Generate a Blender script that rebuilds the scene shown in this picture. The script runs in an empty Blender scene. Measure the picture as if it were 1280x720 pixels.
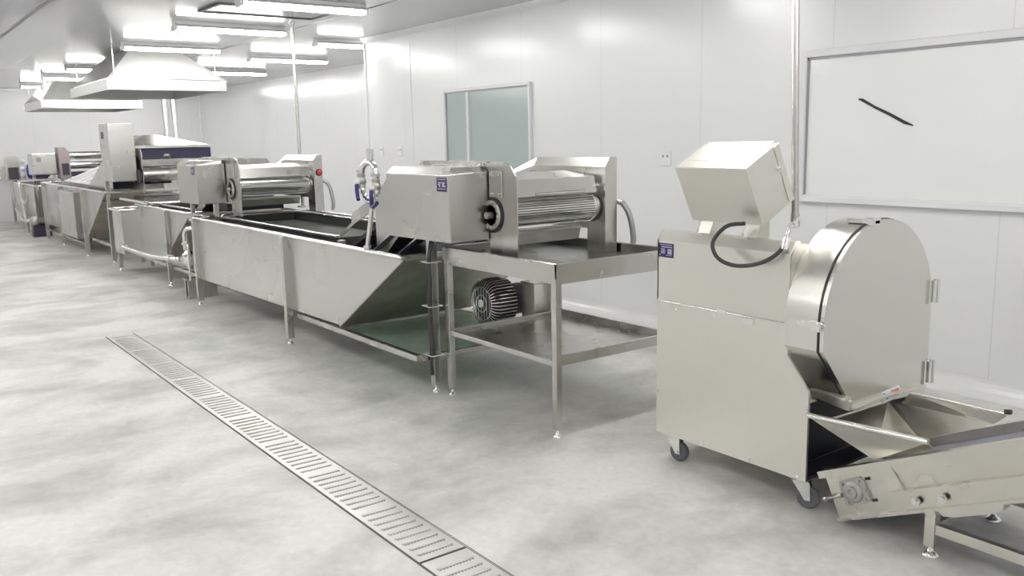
import bpy, math, random
from mathutils import Vector, Matrix
random.seed(7)
PI = math.pi
col = bpy.context.scene.collection

# ------------------------------------------------------------------ materials
def new_mat(name):
    m = bpy.data.materials.new(name); m.use_nodes = True
    return m, m.node_tree, m.node_tree.nodes['Principled BSDF']

def plain(name, c, rough=.5, metal=0., coat=0., emit=None, spec=.5):
    m, nt, b = new_mat(name)
    b.inputs['Base Color'].default_value = (*c, 1)
    b.inputs['Roughness'].default_value = rough
    b.inputs['Metallic'].default_value = metal
    b.inputs['Coat Weight'].default_value = coat
    b.inputs['Specular IOR Level'].default_value = spec
    if emit:
        b.inputs['Emission Color'].default_value = (*c, 1)
        b.inputs['Emission Strength'].default_value = emit
    # a faint unevenness of the gloss so that nothing looks like plastic
    n = nt.nodes.new('ShaderNodeTexNoise'); n.inputs['Scale'].default_value = 9
    g = nt.nodes.new('ShaderNodeNewGeometry')
    nt.links.new(g.outputs['Position'], n.inputs['Vector'])
    mr = nt.nodes.new('ShaderNodeMapRange')
    mr.inputs['To Min'].default_value = max(0, rough - .05); mr.inputs['To Max'].default_value = min(1, rough + .05)
    nt.links.new(n.outputs['Fac'], mr.inputs['Value'])
    nt.links.new(mr.outputs['Result'], b.inputs['Roughness'])
    return m

def brushed(name, c, rough, stretch=(1, 1, 60), amt=.10, wave=.0, vary=.06):
    """stainless sheet: grain along one axis, smudges in the gloss"""
    m, nt, b = new_mat(name)
    L = nt.links.new
    b.inputs['Metallic'].default_value = 1
    g = nt.nodes.new('ShaderNodeNewGeometry')
    mp = nt.nodes.new('ShaderNodeMapping'); mp.inputs['Scale'].default_value = stretch
    L(g.outputs['Position'], mp.inputs['Vector'])
    n1 = nt.nodes.new('ShaderNodeTexNoise'); n1.inputs['Scale'].default_value = 6; n1.inputs['Detail'].default_value = 4
    L(mp.outputs['Vector'], n1.inputs['Vector'])
    n2 = nt.nodes.new('ShaderNodeTexNoise'); n2.inputs['Scale'].default_value = 2.3; n2.inputs['Detail'].default_value = 3
    L(g.outputs['Position'], n2.inputs['Vector'])
    mr = nt.nodes.new('ShaderNodeMapRange')
    mr.inputs['To Min'].default_value = rough - .06; mr.inputs['To Max'].default_value = rough + amt
    L(n2.outputs['Fac'], mr.inputs['Value']); L(mr.outputs['Result'], b.inputs['Roughness'])
    cr = nt.nodes.new('ShaderNodeMapRange')
    cr.inputs['To Min'].default_value = 1 - vary; cr.inputs['To Max'].default_value = 1 + vary
    L(n1.outputs['Fac'], cr.inputs['Value'])
    vm = nt.nodes.new('ShaderNodeVectorMath'); vm.operation = 'SCALE'
    vm.inputs[0].default_value = c
    L(cr.outputs['Result'], vm.inputs['Scale']); L(vm.outputs['Vector'], b.inputs['Base Color'])
    bp = nt.nodes.new('ShaderNodeBump'); bp.inputs['Strength'].default_value = .04; bp.inputs['Distance'].default_value = .002
    L(n1.outputs['Fac'], bp.inputs['Height'])
    if wave:
        bp2 = nt.nodes.new('ShaderNodeBump'); bp2.inputs['Strength'].default_value = wave; bp2.inputs['Distance'].default_value = .05
        n3 = nt.nodes.new('ShaderNodeTexNoise'); n3.inputs['Scale'].default_value = 1.7; n3.inputs['Detail'].default_value = 1
        L(g.outputs['Position'], n3.inputs['Vector']); L(n3.outputs['Fac'], bp2.inputs['Height'])
        L(bp.outputs['Normal'], bp2.inputs['Normal']); L(bp2.outputs['Normal'], b.inputs['Normal'])
    else:
        L(bp.outputs['Normal'], b.inputs['Normal'])
    return m

def panel_mat(name, c, rough, axis, pitch, seam=.86, wob=.12):
    """painted sandwich panels with thin seams every `pitch` metres along an axis"""
    m, nt, b = new_mat(name); L = nt.links.new
    g = nt.nodes.new('ShaderNodeNewGeometry')
    s = nt.nodes.new('ShaderNodeSeparateXYZ'); L(g.outputs['Position'], s.inputs[0])
    a = nt.nodes.new('ShaderNodeMath'); a.operation = 'MULTIPLY_ADD'; a.inputs[1].default_value = 1 / pitch; a.inputs[2].default_value = 100.12
    L(s.outputs[axis], a.inputs[0])
    f = nt.nodes.new('ShaderNodeMath'); f.operation = 'FRACT'; L(a.outputs[0], f.inputs[0])
    lt = nt.nodes.new('ShaderNodeMath'); lt.operation = 'LESS_THAN'; lt.inputs[1].default_value = .006 / pitch
    L(f.outputs[0], lt.inputs[0])
    mx = nt.nodes.new('ShaderNodeMix'); mx.data_type = 'RGBA'
    mx.inputs['A'].default_value = (*c, 1); mx.inputs['B'].default_value = (c[0]*seam, c[1]*seam, c[2]*seam, 1)
    L(lt.outputs[0], mx.inputs['Factor']); L(mx.outputs['Result'], b.inputs['Base Color'])
    n = nt.nodes.new('ShaderNodeTexNoise'); n.inputs['Scale'].default_value = 1.1
    L(g.outputs['Position'], n.inputs['Vector'])
    bp = nt.nodes.new('ShaderNodeBump'); bp.inputs['Strength'].default_value = wob; bp.inputs['Distance'].default_value = .05
    L(n.outputs['Fac'], bp.inputs['Height']); L(bp.outputs['Normal'], b.inputs['Normal'])
    b.inputs['Roughness'].default_value = rough
    return m

def floor_mat():
    m, nt, b = new_mat('polished_concrete'); L = nt.links.new
    g = nt.nodes.new('ShaderNodeNewGeometry')
    def noise(scale, detail, sc=(1, 1, 1), dist=0., rot=0.):
        mp = nt.nodes.new('ShaderNodeMapping'); mp.inputs['Scale'].default_value = sc; mp.inputs['Rotation'].default_value = (0, 0, rot)
        L(g.outputs['Position'], mp.inputs['Vector'])
        n = nt.nodes.new('ShaderNodeTexNoise'); n.inputs['Scale'].default_value = scale
        n.inputs['Detail'].default_value = detail; n.inputs['Distortion'].default_value = dist; n.inputs['Roughness'].default_value = .6
        L(mp.outputs['Vector'], n.inputs['Vector']); return n
    a = noise(1.5, 12, (1, .8, 1), dist=.25)
    r = nt.nodes.new('ShaderNodeValToRGB')
    r.color_ramp.elements[0].position = .34; r.color_ramp.elements[0].color = FLOOR_A
    r.color_ramp.elements[1].position = .58; r.color_ramp.elements[1].color = FLOOR_B
    L(a.outputs['Fac'], r.inputs['Fac'])
    k = noise(26, 6)
    kr = nt.nodes.new('ShaderNodeMapRange'); kr.inputs['To Min'].default_value = .84; kr.inputs['To Max'].default_value = 1.14
    L(k.outputs['Fac'], kr.inputs['Value'])
    v = nt.nodes.new('ShaderNodeVectorMath'); v.operation = 'SCALE'
    L(r.outputs['Color'], v.inputs[0]); L(kr.outputs['Result'], v.inputs['Scale'])
    # darker damp smears drawn out across the room
    d = noise(2.2, 7, (1, .5, 1), .5, .3)
    dr = nt.nodes.new('ShaderNodeMapRange'); dr.inputs['From Min'].default_value = .52; dr.inputs['From Max'].default_value = .72
    dr.inputs['To Min'].default_value = 1; dr.inputs['To Max'].default_value = .84
    L(d.outputs['Fac'], dr.inputs['Value'])
    v2 = nt.nodes.new('ShaderNodeVectorMath'); v2.operation = 'SCALE'
    L(v.outputs['Vector'], v2.inputs[0]); L(dr.outputs['Result'], v2.inputs['Scale'])
    # chalky white scuffs
    s = noise(2.6, 12, (.6, 1.4, 1), .8, -.5)
    sr = nt.nodes.new('ShaderNodeMapRange'); sr.inputs['From Min'].default_value = .67; sr.inputs['From Max'].default_value = .76
    sr.inputs['To Min'].default_value = 0; sr.inputs['To Max'].default_value = .55
    L(s.outputs['Fac'], sr.inputs['Value'])
    mx = nt.nodes.new('ShaderNodeMix'); mx.data_type = 'RGBA'; mx.inputs['B'].default_value = (.9, .9, .88, 1)
    L(sr.outputs['Result'], mx.inputs['Factor']); L(v2.outputs['Vector'], mx.inputs['A'])
    L(mx.outputs['Result'], b.inputs['Base Color'])
    rr = nt.nodes.new('ShaderNodeMapRange'); rr.inputs['To Min'].default_value = .45; rr.inputs['To Max'].default_value = .65
    L(a.outputs['Fac'], rr.inputs['Value']); L(rr.outputs['Result'], b.inputs['Roughness'])
    bp = nt.nodes.new('ShaderNodeBump'); bp.inputs['Strength'].default_value = .08; bp.inputs['Distance'].default_value = .01
    L(k.outputs['Fac'], bp.inputs['Height']); L(bp.outputs['Normal'], b.inputs['Normal'])
    return m

FLOOR_A = (.46, .465, .45, 1); FLOOR_B = (.77, .765, .74, 1)
M = dict(
    floor=floor_mat(),
    wall=panel_mat('wall_panel', (.86, .865, .87), .22, 'X', 1.15),
    wall_y=panel_mat('wall_panel_end', (.84, .84, .85), .30, 'Y', 1.15),
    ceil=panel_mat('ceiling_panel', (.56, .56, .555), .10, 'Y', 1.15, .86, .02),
    coving=plain('coving', (.86, .86, .86), .22),
    seam=plain('seam_metal', (.30, .30, .31), .35, .6),
    steel=brushed('steel', (.60, .592, .565), .29, (1, 1, 60), .02, 0, .03),
    steel_h=brushed('steel_horizontal_grain', (.55, .545, .52), .24, (4, 1, 1), .12, 0, .10),
    warm=brushed('steel_warm', (.80, .785, .725), .34, (40, 1, 1), .02, 0, .012),
    warm_d=brushed('steel_door', (.76, .745, .70), .27, (1, 60, 1), .02, 0, .012),
    tank=brushed('tank_sheet', (.66, .655, .635), .30, (1, 1, 40), .02, .10, .02),
    film=brushed('tank_sheet_filmed', (.52, .50, .50), .22, (1, 1, 10), .10, .9),
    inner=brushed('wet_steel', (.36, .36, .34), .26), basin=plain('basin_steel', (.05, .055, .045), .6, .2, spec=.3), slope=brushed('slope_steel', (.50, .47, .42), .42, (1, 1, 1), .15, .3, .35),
    drum=brushed('drum_steel', (.80, .785, .74), .22, (1, 30, 30), .08, 0, .02), bright=brushed('bright_steel', (.86, .86, .84), .16),
    chrome=plain('chrome', (.85, .85, .84), .12, 1),
    conv=brushed('conveyor_sheet', (.72, .70, .64), .30, (1, 1, 1), .02, 0, .08),
    gasket=plain('gasket', (.02, .02, .02), .5),
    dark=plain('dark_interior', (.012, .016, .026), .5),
    rubber=plain('rubber', (.13, .135, .15), .6),
    cast=plain('cast_alloy', (.52, .52, .50), .42, .9),
    castdark=plain('cast_dark', (.05, .045, .06), .45, .3),
    plate=plain('label_plate', (.022, .012, .08), .35),
    plate_ink=plain('label_ink', (.62, .62, .80), .4),
    sticker=plain('sticker', (.86, .86, .88), .4),
    red=plain('red_ink', (.62, .05, .04), .4),
    blue_ink=plain('blue_ink', (.08, .10, .55), .4),
    valveblue=plain('valve_handle', (.022, .018, .15), .35),
    motorblue=plain('motor_blue', (.03, .05, .42), .35),
    belt=plain('belt', (.30, .30, .37), .42, .3),
    navy=plain('navy_panel', (.018, .015, .05), .35),
    white=plain('white_plastic', (.85, .85, .85), .3),
    sheetwhite=plain('white_sheet', (.80, .80, .80), .45),
    socket=plain('socket_grey', (.30, .30, .31), .4),
    cable=plain('cable', (.035, .035, .03), .45),
    hose=plain('hose', (.36, .36, .35), .35, .7),
    pipe=plain('pvc_pipe', (.74, .74, .76), .25, .3),
    frame=plain('window_frame', (.80, .80, .82), .25),
    frame_d=plain('window_gasket', (.36, .36, .38), .4),
    glass_r=plain('frosted_glass', (.92, .93, .93), .14),
    glass_g=plain('tinted_glass', (.46, .53, .52), .14),
    tube=plain('lamp_tube', (1, .99, .97), .4, emit=58.),
    lampbody=plain('lamp_body', (.82, .82, .82), .35),
    mark=plain('black_strip', (.01, .01, .01), .5),
    grate=brushed('grate_steel', (.60, .595, .58), .40, (1, 1, 1), .1),
    slot=plain('grate_slot', (.22, .22, .21), .6),
    hole=plain('hole', (.03, .03, .025), .7),
    hood_matt=plain('hood_dull', (.56, .56, .55), .42, .35), hood=brushed('hood_sheet', (.74, .74, .72), .16, (1, 1, 1), .08),
    green=brushed('tray_green_reflection', (.72, .88, .77), .42, (1, 1, 1), .25, .3, .35),  # green tint is a reflection put into the base colour
)

def perforated():
    m = brushed('perforated_steel', (.72, .715, .69), .30)
    nt = m.node_tree; L = nt.links.new; b = nt.nodes['Principled BSDF']
    g = nt.nodes.new('ShaderNodeNewGeometry')
    v = nt.nodes.new('ShaderNodeTexVoronoi'); v.inputs['Scale'].default_value = 70; v.inputs['Randomness'].default_value = 0
    L(g.outputs['Position'], v.inputs['Vector'])
    lt = nt.nodes.new('ShaderNodeMath'); lt.operation = 'GREATER_THAN'; lt.inputs[1].default_value = .36
    L(v.outputs['Distance'], lt.inputs[0]); L(lt.outputs[0], b.inputs['Metallic'])
    old = b.inputs['Base Color'].links[0].from_socket
    mx = nt.nodes.new('ShaderNodeMix'); mx.data_type = 'RGBA'; mx.inputs['A'].default_value = (.03, .03, .03, 1)
    L(lt.outputs[0], mx.inputs['Factor']); L(old, mx.inputs['B']); L(mx.outputs['Result'], b.inputs['Base Color'])
    return m
M['perf'] = perforated()

# ------------------------------------------------------------------ mesh builder (world coordinates)
class MB:
    def __init__(s): s.v = []; s.f = []; s.sm = []; s.mi = []; s.cur = 0
    def add(s, vs, fs, smooth=False):
        o = len(s.v); s.v += [tuple(p) for p in vs]
        for f in fs: s.f.append([i + o for i in f]); s.sm.append(smooth); s.mi.append(s.cur)
        return s
    def box(s, x0, x1, y0, y1, z0, z1):
        vs = [(x, y, z) for z in (z0, z1) for y in (y0, y1) for x in (x0, x1)]
        return s.add(vs, [(0, 2, 3, 1), (4, 5, 7, 6), (0, 1, 5, 4), (2, 6, 7, 3), (0, 4, 6, 2), (1, 3, 7, 5)])
    def loft(s, rings, cap=True, smooth=False, closed=True):
        n = len(rings[0]); vs = [p for r in rings for p in r]; fs = []
        for k in range(len(rings) - 1):
            for i in range(n if closed else n - 1):
                j = (i + 1) % n
                fs.append((k*n + i, k*n + j, (k+1)*n + j, (k+1)*n + i))
        s.add(vs, fs, smooth)
        if cap and closed:
            s.add(rings[0], [tuple(reversed(range(n)))]); s.add(rings[-1], [tuple(range(n))])
        return s
    def prism_y(s, xz, y0, y1): return s.loft([[(x, y, z) for x, z in xz] for y in (y0, y1)])
    def prism_x(s, yz, x0, x1): return s.loft([[(x, y, z) for y, z in yz] for x in (x0, x1)])
    def prism_z(s, xy, z0, z1): return s.loft([[(x, y, z) for x, y in xy] for z in (z0, z1)])
    def sheet(s, poly, t):
        """a planar polygon in space given thickness t along its normal"""
        P = [Vector(p) for p in poly]; n = (P[1] - P[0]).cross(P[2] - P[1]).normalized() * t
        return s.loft([P, [p + n for p in P]])
    def bar(s, p0, p1, w, h=None, up=(0, 0, 1)):
        """rectangular bar w wide (sideways), h high"""
        h = h or w; p0 = Vector(p0); p1 = Vector(p1); d = (p1 - p0).normalized(); u = Vector(up)
        if abs(d.dot(u)) > .98: u = Vector((0, 1, 0))
        a = d.cross(u).normalized() * w / 2; b = a.cross(d).normalized() * h / 2
        return s.loft([[p + a + b, p - a + b, p - a - b, p + a - b] for p in (p0, p1)])
    def cyl(s, p0, p1, r, n=20, r1=None, smooth=True):
        p0 = Vector(p0); p1 = Vector(p1); d = (p1 - p0).normalized()
        u = Vector((0, 0, 1)) if abs(d.z) < .9 else Vector((1, 0, 0))
        a = d.cross(u).normalized(); b = d.cross(a)
        R = lambda p, rr: [p + (a*math.cos(2*PI*i/n) + b*math.sin(2*PI*i/n))*rr for i in range(n)]
        return s.loft([R(p0, r), R(p1, r if r1 is None else r1)], True, smooth)
    def lathe(s, c, axis, prof, n=32, smooth=True):
        """prof: (distance along axis, radius) pairs"""
        c = Vector(c); d = Vector(axis).normalized()
        u = Vector((0, 0, 1)) if abs(d.z) < .9 else Vector((1, 0, 0))
        a = d.cross(u).normalized(); b = d.cross(a)
        return s.loft([[c + d*t + (a*math.cos(2*PI*i/n) + b*math.sin(2*PI*i/n))*r for i in range(n)] for t, r in prof], True, smooth)
    def tube(s, pts, r, n=12, sub=6, smooth_path=True):
        P = [Vector(p) for p in pts]
        if smooth_path and len(P) > 2:
            Q = []
            E = [P[0]*2 - P[1]] + P + [P[-1]*2 - P[-2]]
            for i in range(1, len(E) - 2):
                for k in range(sub):
                    t = k/sub; a, b, c, d = E[i-1], E[i], E[i+1], E[i+2]
                    Q.append(.5*((2*b) + (c - a)*t + (2*a - 5*b + 4*c - d)*t*t + (3*b - a - 3*c + d)*t**3))
            Q.append(P[-1]); P = Q
        rings = []; ref = None
        for i, p in enumerate(P):
            d = (P[min(i+1, len(P)-1)] - P[max(i-1, 0)]).normalized()
            if ref is None: ref = Vector((0, 0, 1)) if abs(d.z) < .9 else Vector((1, 0, 0))
            a = (ref - d*ref.dot(d)).normalized(); ref = a; b = d.cross(a)
            rings.append([p + (a*math.cos(2*PI*k/n) + b*math.sin(2*PI*k/n))*r for k in range(n)])
        return s.loft(rings, True, True)
    def build(s, name, mat, parent=None, bevel=0., label=None):
        off = Vector((0, 0, 0)); q = parent
        while q is not None: off += q.location; q = q.parent
        loc = Vector((0, 0, 0))
        if parent is None:
            xs = [Vector(p) for p in s.v]
            loc = Vector(((min(p.x for p in xs)+max(p.x for p in xs))/2, (min(p.y for p in xs)+max(p.y for p in xs))/2, min(p.z for p in xs)))
            off = loc
        me = bpy.data.meshes.new(name)
        me.from_pydata([tuple(Vector(p) - off) for p in s.v], [], s.f)
        me.polygons.foreach_set('use_smooth', s.sm); me.polygons.foreach_set('material_index', s.mi); me.update()
        import bmesh
        bm = bmesh.new(); bm.from_mesh(me); bmesh.ops.recalc_face_normals(bm, faces=bm.faces); bm.to_mesh(me); bm.free()
        for mm in (mat if isinstance(mat, (list, tuple)) else [mat]): me.materials.append(M[mm] if isinstance(mm, str) else mm)
        o = bpy.data.objects.new(name, me); col.objects.link(o); o.location = loc
        if parent is not None: o.parent = parent; 
        if bevel:
            b = o.modifiers.new('bevel', 'BEVEL'); b.width = bevel; b.segments = 2; b.limit_method = 'ANGLE'; b.angle_limit = math.radians(40)
        if label: o['label'] = label
        return o

def tag(o, label=None, cat=None, group=None, kind=None):
    if label: o['label'] = label
    if cat: o['category'] = cat
    if group: o['group'] = group
    if kind: o['kind'] = kind
    return o

def thing(name, label, cat, loc, group=None):
    o = bpy.data.objects.new(name, None); col.objects.link(o); o.location = loc; o.empty_display_size = .1
    return tag(o, label, cat, group)

def struct(mb, name, mat, parent=None, **k):
    o = mb.build(name, mat, parent, **k)
    if parent is None: o['kind'] = 'structure'
    return o

def copy_tree(o, parent=None):
    c = o.copy(); col.objects.link(c); c.parent = parent
    for ch in list(o.children): copy_tree(ch, c)
    return c

def foot(mb, x, y, r=.028, h=.035):
    """small adjustable machine foot standing on the floor"""
    mb.lathe((x, y, 0), (0, 0, 1), [(0, r), (.008, r), (.018, r*.55), (.022, r*.35), (h + .02, r*.35)], 16)

def ring_rect(mb, x0, x1, y0, y1, r, z, n=10):
    """a round bar running round a rectangle"""
    for a, b in (((x0, y0), (x1, y0)), ((x1, y0), (x1, y1)), ((x1, y1), (x0, y1)), ((x0, y1), (x0, y0))):
        mb.cyl((*a, z), (*b, z), r, n)
    for x, y in ((x0, y0), (x1, y0), (x1, y1), (x0, y1)):
        mb.lathe((x, y, z), (0, 0, 1), [(-r, r*.1), (-r*.7, r*.7), (0, r), (r*.7, r*.7), (r, r*.1)], n)

# ------------------------------------------------------------------ the room
XE, XR, YF, YB, YR, XC, ZC = -22.2, 2.6, -4.2, 5.36, 7.0, -10.28, 2.87
struct(MB().box(XE - .2, XR + .2, YF - .2, YR + .2, -.1, 0), 'floor', 'floor')
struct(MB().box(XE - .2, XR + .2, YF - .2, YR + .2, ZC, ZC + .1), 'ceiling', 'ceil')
struct(MB().box(XC + .1, XR, YB, YB + .1, 0, ZC), 'wall_back', 'wall')
struct(MB().box(XC, XC + .1, YB, YR, 0, ZC), 'wall_return', 'wall_y')
struct(MB().box(XE, XC, YR, YR + .1, 0, ZC), 'wall_recess', 'wall')
struct(MB().box(XE - .1, XE, YF, YR, 0, ZC), 'wall_end', 'wall_y')
struct(MB().box(XE, XR, YF - .1, YF, 0, ZC), 'wall_front', 'wall')
struct(MB().box(XR, XR + .1, YF, YR, 0, ZC), 'wall_near', 'wall_y')
def cove(y, n=6, r=.10):
    pts = [(y, 0)] + [(y - r + r*math.sin(t*PI/2/n), r - r*math.cos(t*PI/2/n)) for t in range(n + 1)][::1]
    pts = [(y - .001, .001), (y - r, .001)] + [(y - r + r*math.sin(t*PI/2/n) - .001, r - r*math.cos(t*PI/2/n) + .004) for t in range(1, n)] + [(y - .001, r)]
    return pts
struct(MB().prism_x(cove(YB), XC, XR), 'baseboard_back', 'coving')
struct(MB().prism_x(cove(YR), XE, XC), 'baseboard_recess', 'coving')
struct(MB().prism_x([(YB - .001, ZC - .001), (YB - .06, ZC - .001), (YB - .045, ZC - .03), (YB - .001, ZC - .06)], XC, XR), 'trim_1', 'coving')
struct(MB().cyl((XC, YB + .0, 0), (XC, YB + .0, ZC), .02, 12), 'trim_2', 'white')
struct(MB().cyl((XE + .02, YR - .02, 0), (XE + .02, YR - .02, ZC), .035, 10), 'trim_3', 'white')
struct(MB().box(XE, XE + .02, YF, YR, ZC - .04, ZC - .001), 'trim_4', 'seam')
struct(MB().box(XE, XR, 4.185, 4.2, ZC - .006, ZC - .001), 'trim_5', 'seam')
struct(MB().box(XE, XR, 1.52, 1.56, ZC - .006, ZC - .001), 'trim_6', 'seam')
struct(MB().box(XE, XE + .012, YF, YR, 0, .10), 'baseboard_end', 'coving')
struct(MB().box(-9.185, -9.165, YB - .004, YB - .0005, .11, ZC - .06), 'trim_7', 'white')

def window(name, x0, x1, z0, z1, mull, gl, fw):
    y = YB
    m = MB()
    m.box(x0 - fw, x0, y - .035, y - .001, z0 - fw, z1 + fw).box(x1, x1 + fw, y - .035, y - .001, z0 - fw, z1 + fw)
    m.box(x0, x1, y - .035, y - .001, z1, z1 + fw)
    m.prism_x([(y - .001, z0 - fw), (y - .04, z0 - fw), (y - .035, z0 - fw*.3), (y - .02, z0), (y - .001, z0)], x0, x1)
    root = struct(m, name, 'frame', bevel=.006)
    g = MB()
    g.box(x0, x0 + .012, y - .022, y - .002, z0, z1).box(x0, x1, y - .022, y - .002, z1 - .014, z1)
    g.build('window_gasket', 'frame_d', root)
    MB().box(x0 + .012, x1, y - .012, y - .002, z0, z1 - .014).build('window_pane', gl, root)
    if mull:
        MB().box(mull - .02, mull + .02, y - .034, y - .012, z0, z1 - .014).build('mullion', 'frame', root)
    return root
window('window_1', -8.40, -6.90, 1.13, 2.105, -7.96, 'glass_g', .03)
window('window_2', -3.765, -1.75, 1.17, 2.10, None, 'glass_r', .05)

# ------------------------------------------------------------------ lamps
def make_lamp(x, y0, y1):
    z = ZC
    root = thing('ceiling_lamp', 'x', 'lamp', (x, (y0 + y1)/2, z - .09))
    m = MB().prism_y([(x - .04, z - .001), (x + .04, z - .001), (x + .04, z - .03), (x + .095, z - .058), (x + .095, z - .062), (x - .095, z - .062), (x - .095, z - .058), (x - .04, z - .03)], y0 + .01, y1 - .01)
    m.build('lamp_body', 'lampbody', root)
    for s in (-1, 1):
        MB().cyl((x + s*.045, y0 + .03, z - .080), (x + s*.045, y1 - .03, z - .080), .014, 8).build('lamp_tube', 'tube', root)
    for yy in (y0, y1):
        m = MB().box(x - .072, x + .072, yy - .012, yy + .012, z - .095, z - .045).box(x - .02, x + .02, yy - .012, yy + .012, z - .05, z - .001)
        m.build('lamp_holder', 'lampbody', root)
    return root
proto_lamp = make_lamp(-7.75, 2.85, 4.05); first = True
rows = [-20.1, -17.6, -15.5, -11.87, -9.68, -7.75, -5.5, -3.4, -1.2, 1.0]
place = []
for x in rows: place.append((x, 3.45, 'm'))
for x in (-20.3, -17.9, -15.4, -12.8, -10.52): place.append((x, 5.4 if x > -15 else 5.45, 'r'))  # the farthest pair is added out of sight to brighten the recess wall
for x in (-20.1, -17.6, -15.5, -13.6, -11.87, -9.68, -7.75, -5.5, -3.4, -1.2, 1.0): place.append((x, .35, 'f'))
for x in (-17.6, -13.6, -9.68, -5.5, -1.2): place.append((x, -2.6, 'g'))
main_lab = {-20.1: 'farthest twin tube ceiling lamp on the left, nearest the end wall',
            -17.6: 'twin tube ceiling lamp second from the end wall, left of the far hood',
            -15.5: 'twin tube ceiling lamp between the two hoods, just above the far hood',
            -11.87: 'bright twin tube ceiling lamp directly above the front edge of the near hood',
            -9.68: 'twin tube ceiling lamp with visible end holder, between near hood and dark ceiling panel',
            -7.75: 'nearest twin tube ceiling lamp at the top edge, below the dark ceiling panel'}
rec_lab = {-15.4: 'ceiling lamp behind the right end of the near hood, over the recess',
           -12.8: 'ceiling lamp crossed by the vertical conduit in the recess',
           -10.52: 'ceiling lamp in the recess, ending against the corner of the nearer wall'}
for x, y, k in place:
    if abs(x + 7.75) < .01 and k == 'm': o = proto_lamp
    else: o = copy_tree(proto_lamp); o.location = (x, y, ZC - .09)
    o['group'] = 'twin tube ceiling lamps'
    if k == 'm' and x in main_lab: o['label'] = main_lab[x]
    elif k == 'r' and x in rec_lab: o['label'] = rec_lab[x]
    else:
        o['label'] = 'twin tube ceiling lamp outside the picture, lighting the room from above the camera side'
        o['group'] = 'ceiling lamps beyond the frame'
        if k == 'r': o['label'] = 'twin tube ceiling lamp added unseen behind the exhaust hoods to brighten the recess'; o['group'] = 'recess lamps added behind the hoods'

# dark ceiling panel
r = thing('ceiling_hatch', 'dark grey rectangular access panel set in the ceiling beside the nearest lamp', 'ceiling panel', (-8.5, 3.4, ZC - .015))
MB().box(-8.80, -8.25, 2.86, 3.98, ZC - .012, ZC - .001).build('hatch_panel', plain('hatch_metal', (.30, .30, .31), .25, .6), r)
m = MB()
m.box(-8.83, -8.80, 2.83, 4.01, ZC - .02, ZC - .001).box(-8.25, -8.22, 2.83, 4.01, ZC - .02, ZC - .001)
m.box(-8.80, -8.25, 2.83, 2.86, ZC - .02, ZC - .001).box(-8.80, -8.25, 3.98, 4.01, ZC - .02, ZC - .001)
m.build('hatch_frame', 'gasket', r)

# ------------------------------------------------------------------ exhaust hoods
def hood(x0, x1, y0, y1, z, tx0, tx1, ty0, ty1, lab, mt='hood'):
    r = thing('exhaust_hood', lab, 'hood', ((x0 + x1)/2, (y0 + y1)/2, z), None)
    h = .14; t = .004
    def rect(a, b, c, d, zz): return [(a, c, zz), (b, c, zz), (b, d, zz), (a, d, zz)]
    outer = [rect(x0, x1, y0, y1, z), rect(x0, x1, y0, y1, z + h), rect(tx0, tx1, ty0, ty1, ZC - .002)]
    inner = [rect(tx0, tx1, ty0, ty1, ZC - .03), rect(x0 + .02, x1 - .02, y0 + .02, y1 - .02, z + h - .02), rect(x0 + .02, x1 - .02, y0 + .02, y1 - .02, z + .012)]
    m = MB().loft(outer + inner[::1], cap=False)
    m.loft([inner[-1], rect(x0 + .02, x1 - .02, y0 + .02, y1 - .02, z), outer[0]], cap=False)
    m.build('hood_shell', mt, r)
    g = MB(); 
    g.box(x0, x1 + .004, y0 - .004, y0, z + h - .006, z + h + .006).box(x1, x1 + .004, y0 - .004, y1, z + h - .006, z + h + .006)
    for a, b in ((x0, y0), (x1, y0), (x1, y1)): MB().box(a - .005, a + .005, b - .005, b + .005, z, z + h - .007).build('corner_seam', 'bright', r)
    g.build('hood_seam', 'bright', r)
    for xx, yy in ((x1 - .06, y0 + .1), (x1 - .06, y1 - .12), (x0 + .06, y0 + .1), (x0 + .06, y1 - .12)):
        q = MB().cyl((xx, yy, z + h), (xx, yy, ZC - .001), .007, 8)
        q.lathe((xx, yy, z + h), (0, 0, 1), [(0, .02), (.03, .022), (.045, .008)], 10)
        q.build('hanger_rod', 'bright', r)
    return r
hood(-14.55, -12.18, 2.71, 4.22, 2.31, -14.1, -12.66, 3.13, 3.76, 'large stainless exhaust hood nearest the camera, brightly lit on its sloping top', 'hood_matt')
hood(-20.15, -18.15, 2.88, 4.62, 2.31, -19.6, -17.75 - .6, 3.2, 4.0, 'farther stainless exhaust hood, partly hidden behind the near hood on the left')

# ------------------------------------------------------------------ drain channel in the floor
def grate(x0, x1, lab):
    y0, y1 = 1.565, 1.775
    r = thing('drain_grate', lab, 'drain cover', ((x0 + x1)/2, (y0 + y1)/2, .0), 'drain covers in a line across the floor')
    m = MB().box(x0, x1, y0, y1, .0005, .006)
    x = x1 - .055; i = 0
    while x > x0 + .05:
        m.cur = 0
        m.loft([[(x + .011*math.cos(t)*w, yy, .0056 + .0065*math.sin(t)*w) for t in (PI, PI*.8, PI*.6, PI*.4, PI*.2, 0)] for yy, w in ((y0 + .020, .05), (y0 + .024, .7), (y0 + .032, 1), (y1 - .032, 1), (y1 - .024, .7), (y1 - .020, .05))], cap=True, smooth=True)
        m.cur = 1
        for q in range(11):
            yy = y0 + .032 + q*(y1 - y0 - .064)/10
            m.box(x + .0115, x + .017, yy - .0035, yy + .0035, .0055, .0064)
        m.cur = 0
        i += 1; x -= .058 if i % 9 else .095
    m.build('grate_plate', ['grate', 'slot'], r)
    return r
grate(-7.93, -2.757, 'long stainless drain cover with pressed louvres, crossing the middle of the floor')
grate(-2.742, -1.2, 'short stainless drain cover beyond the gap, at the bottom edge of the picture')
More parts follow.
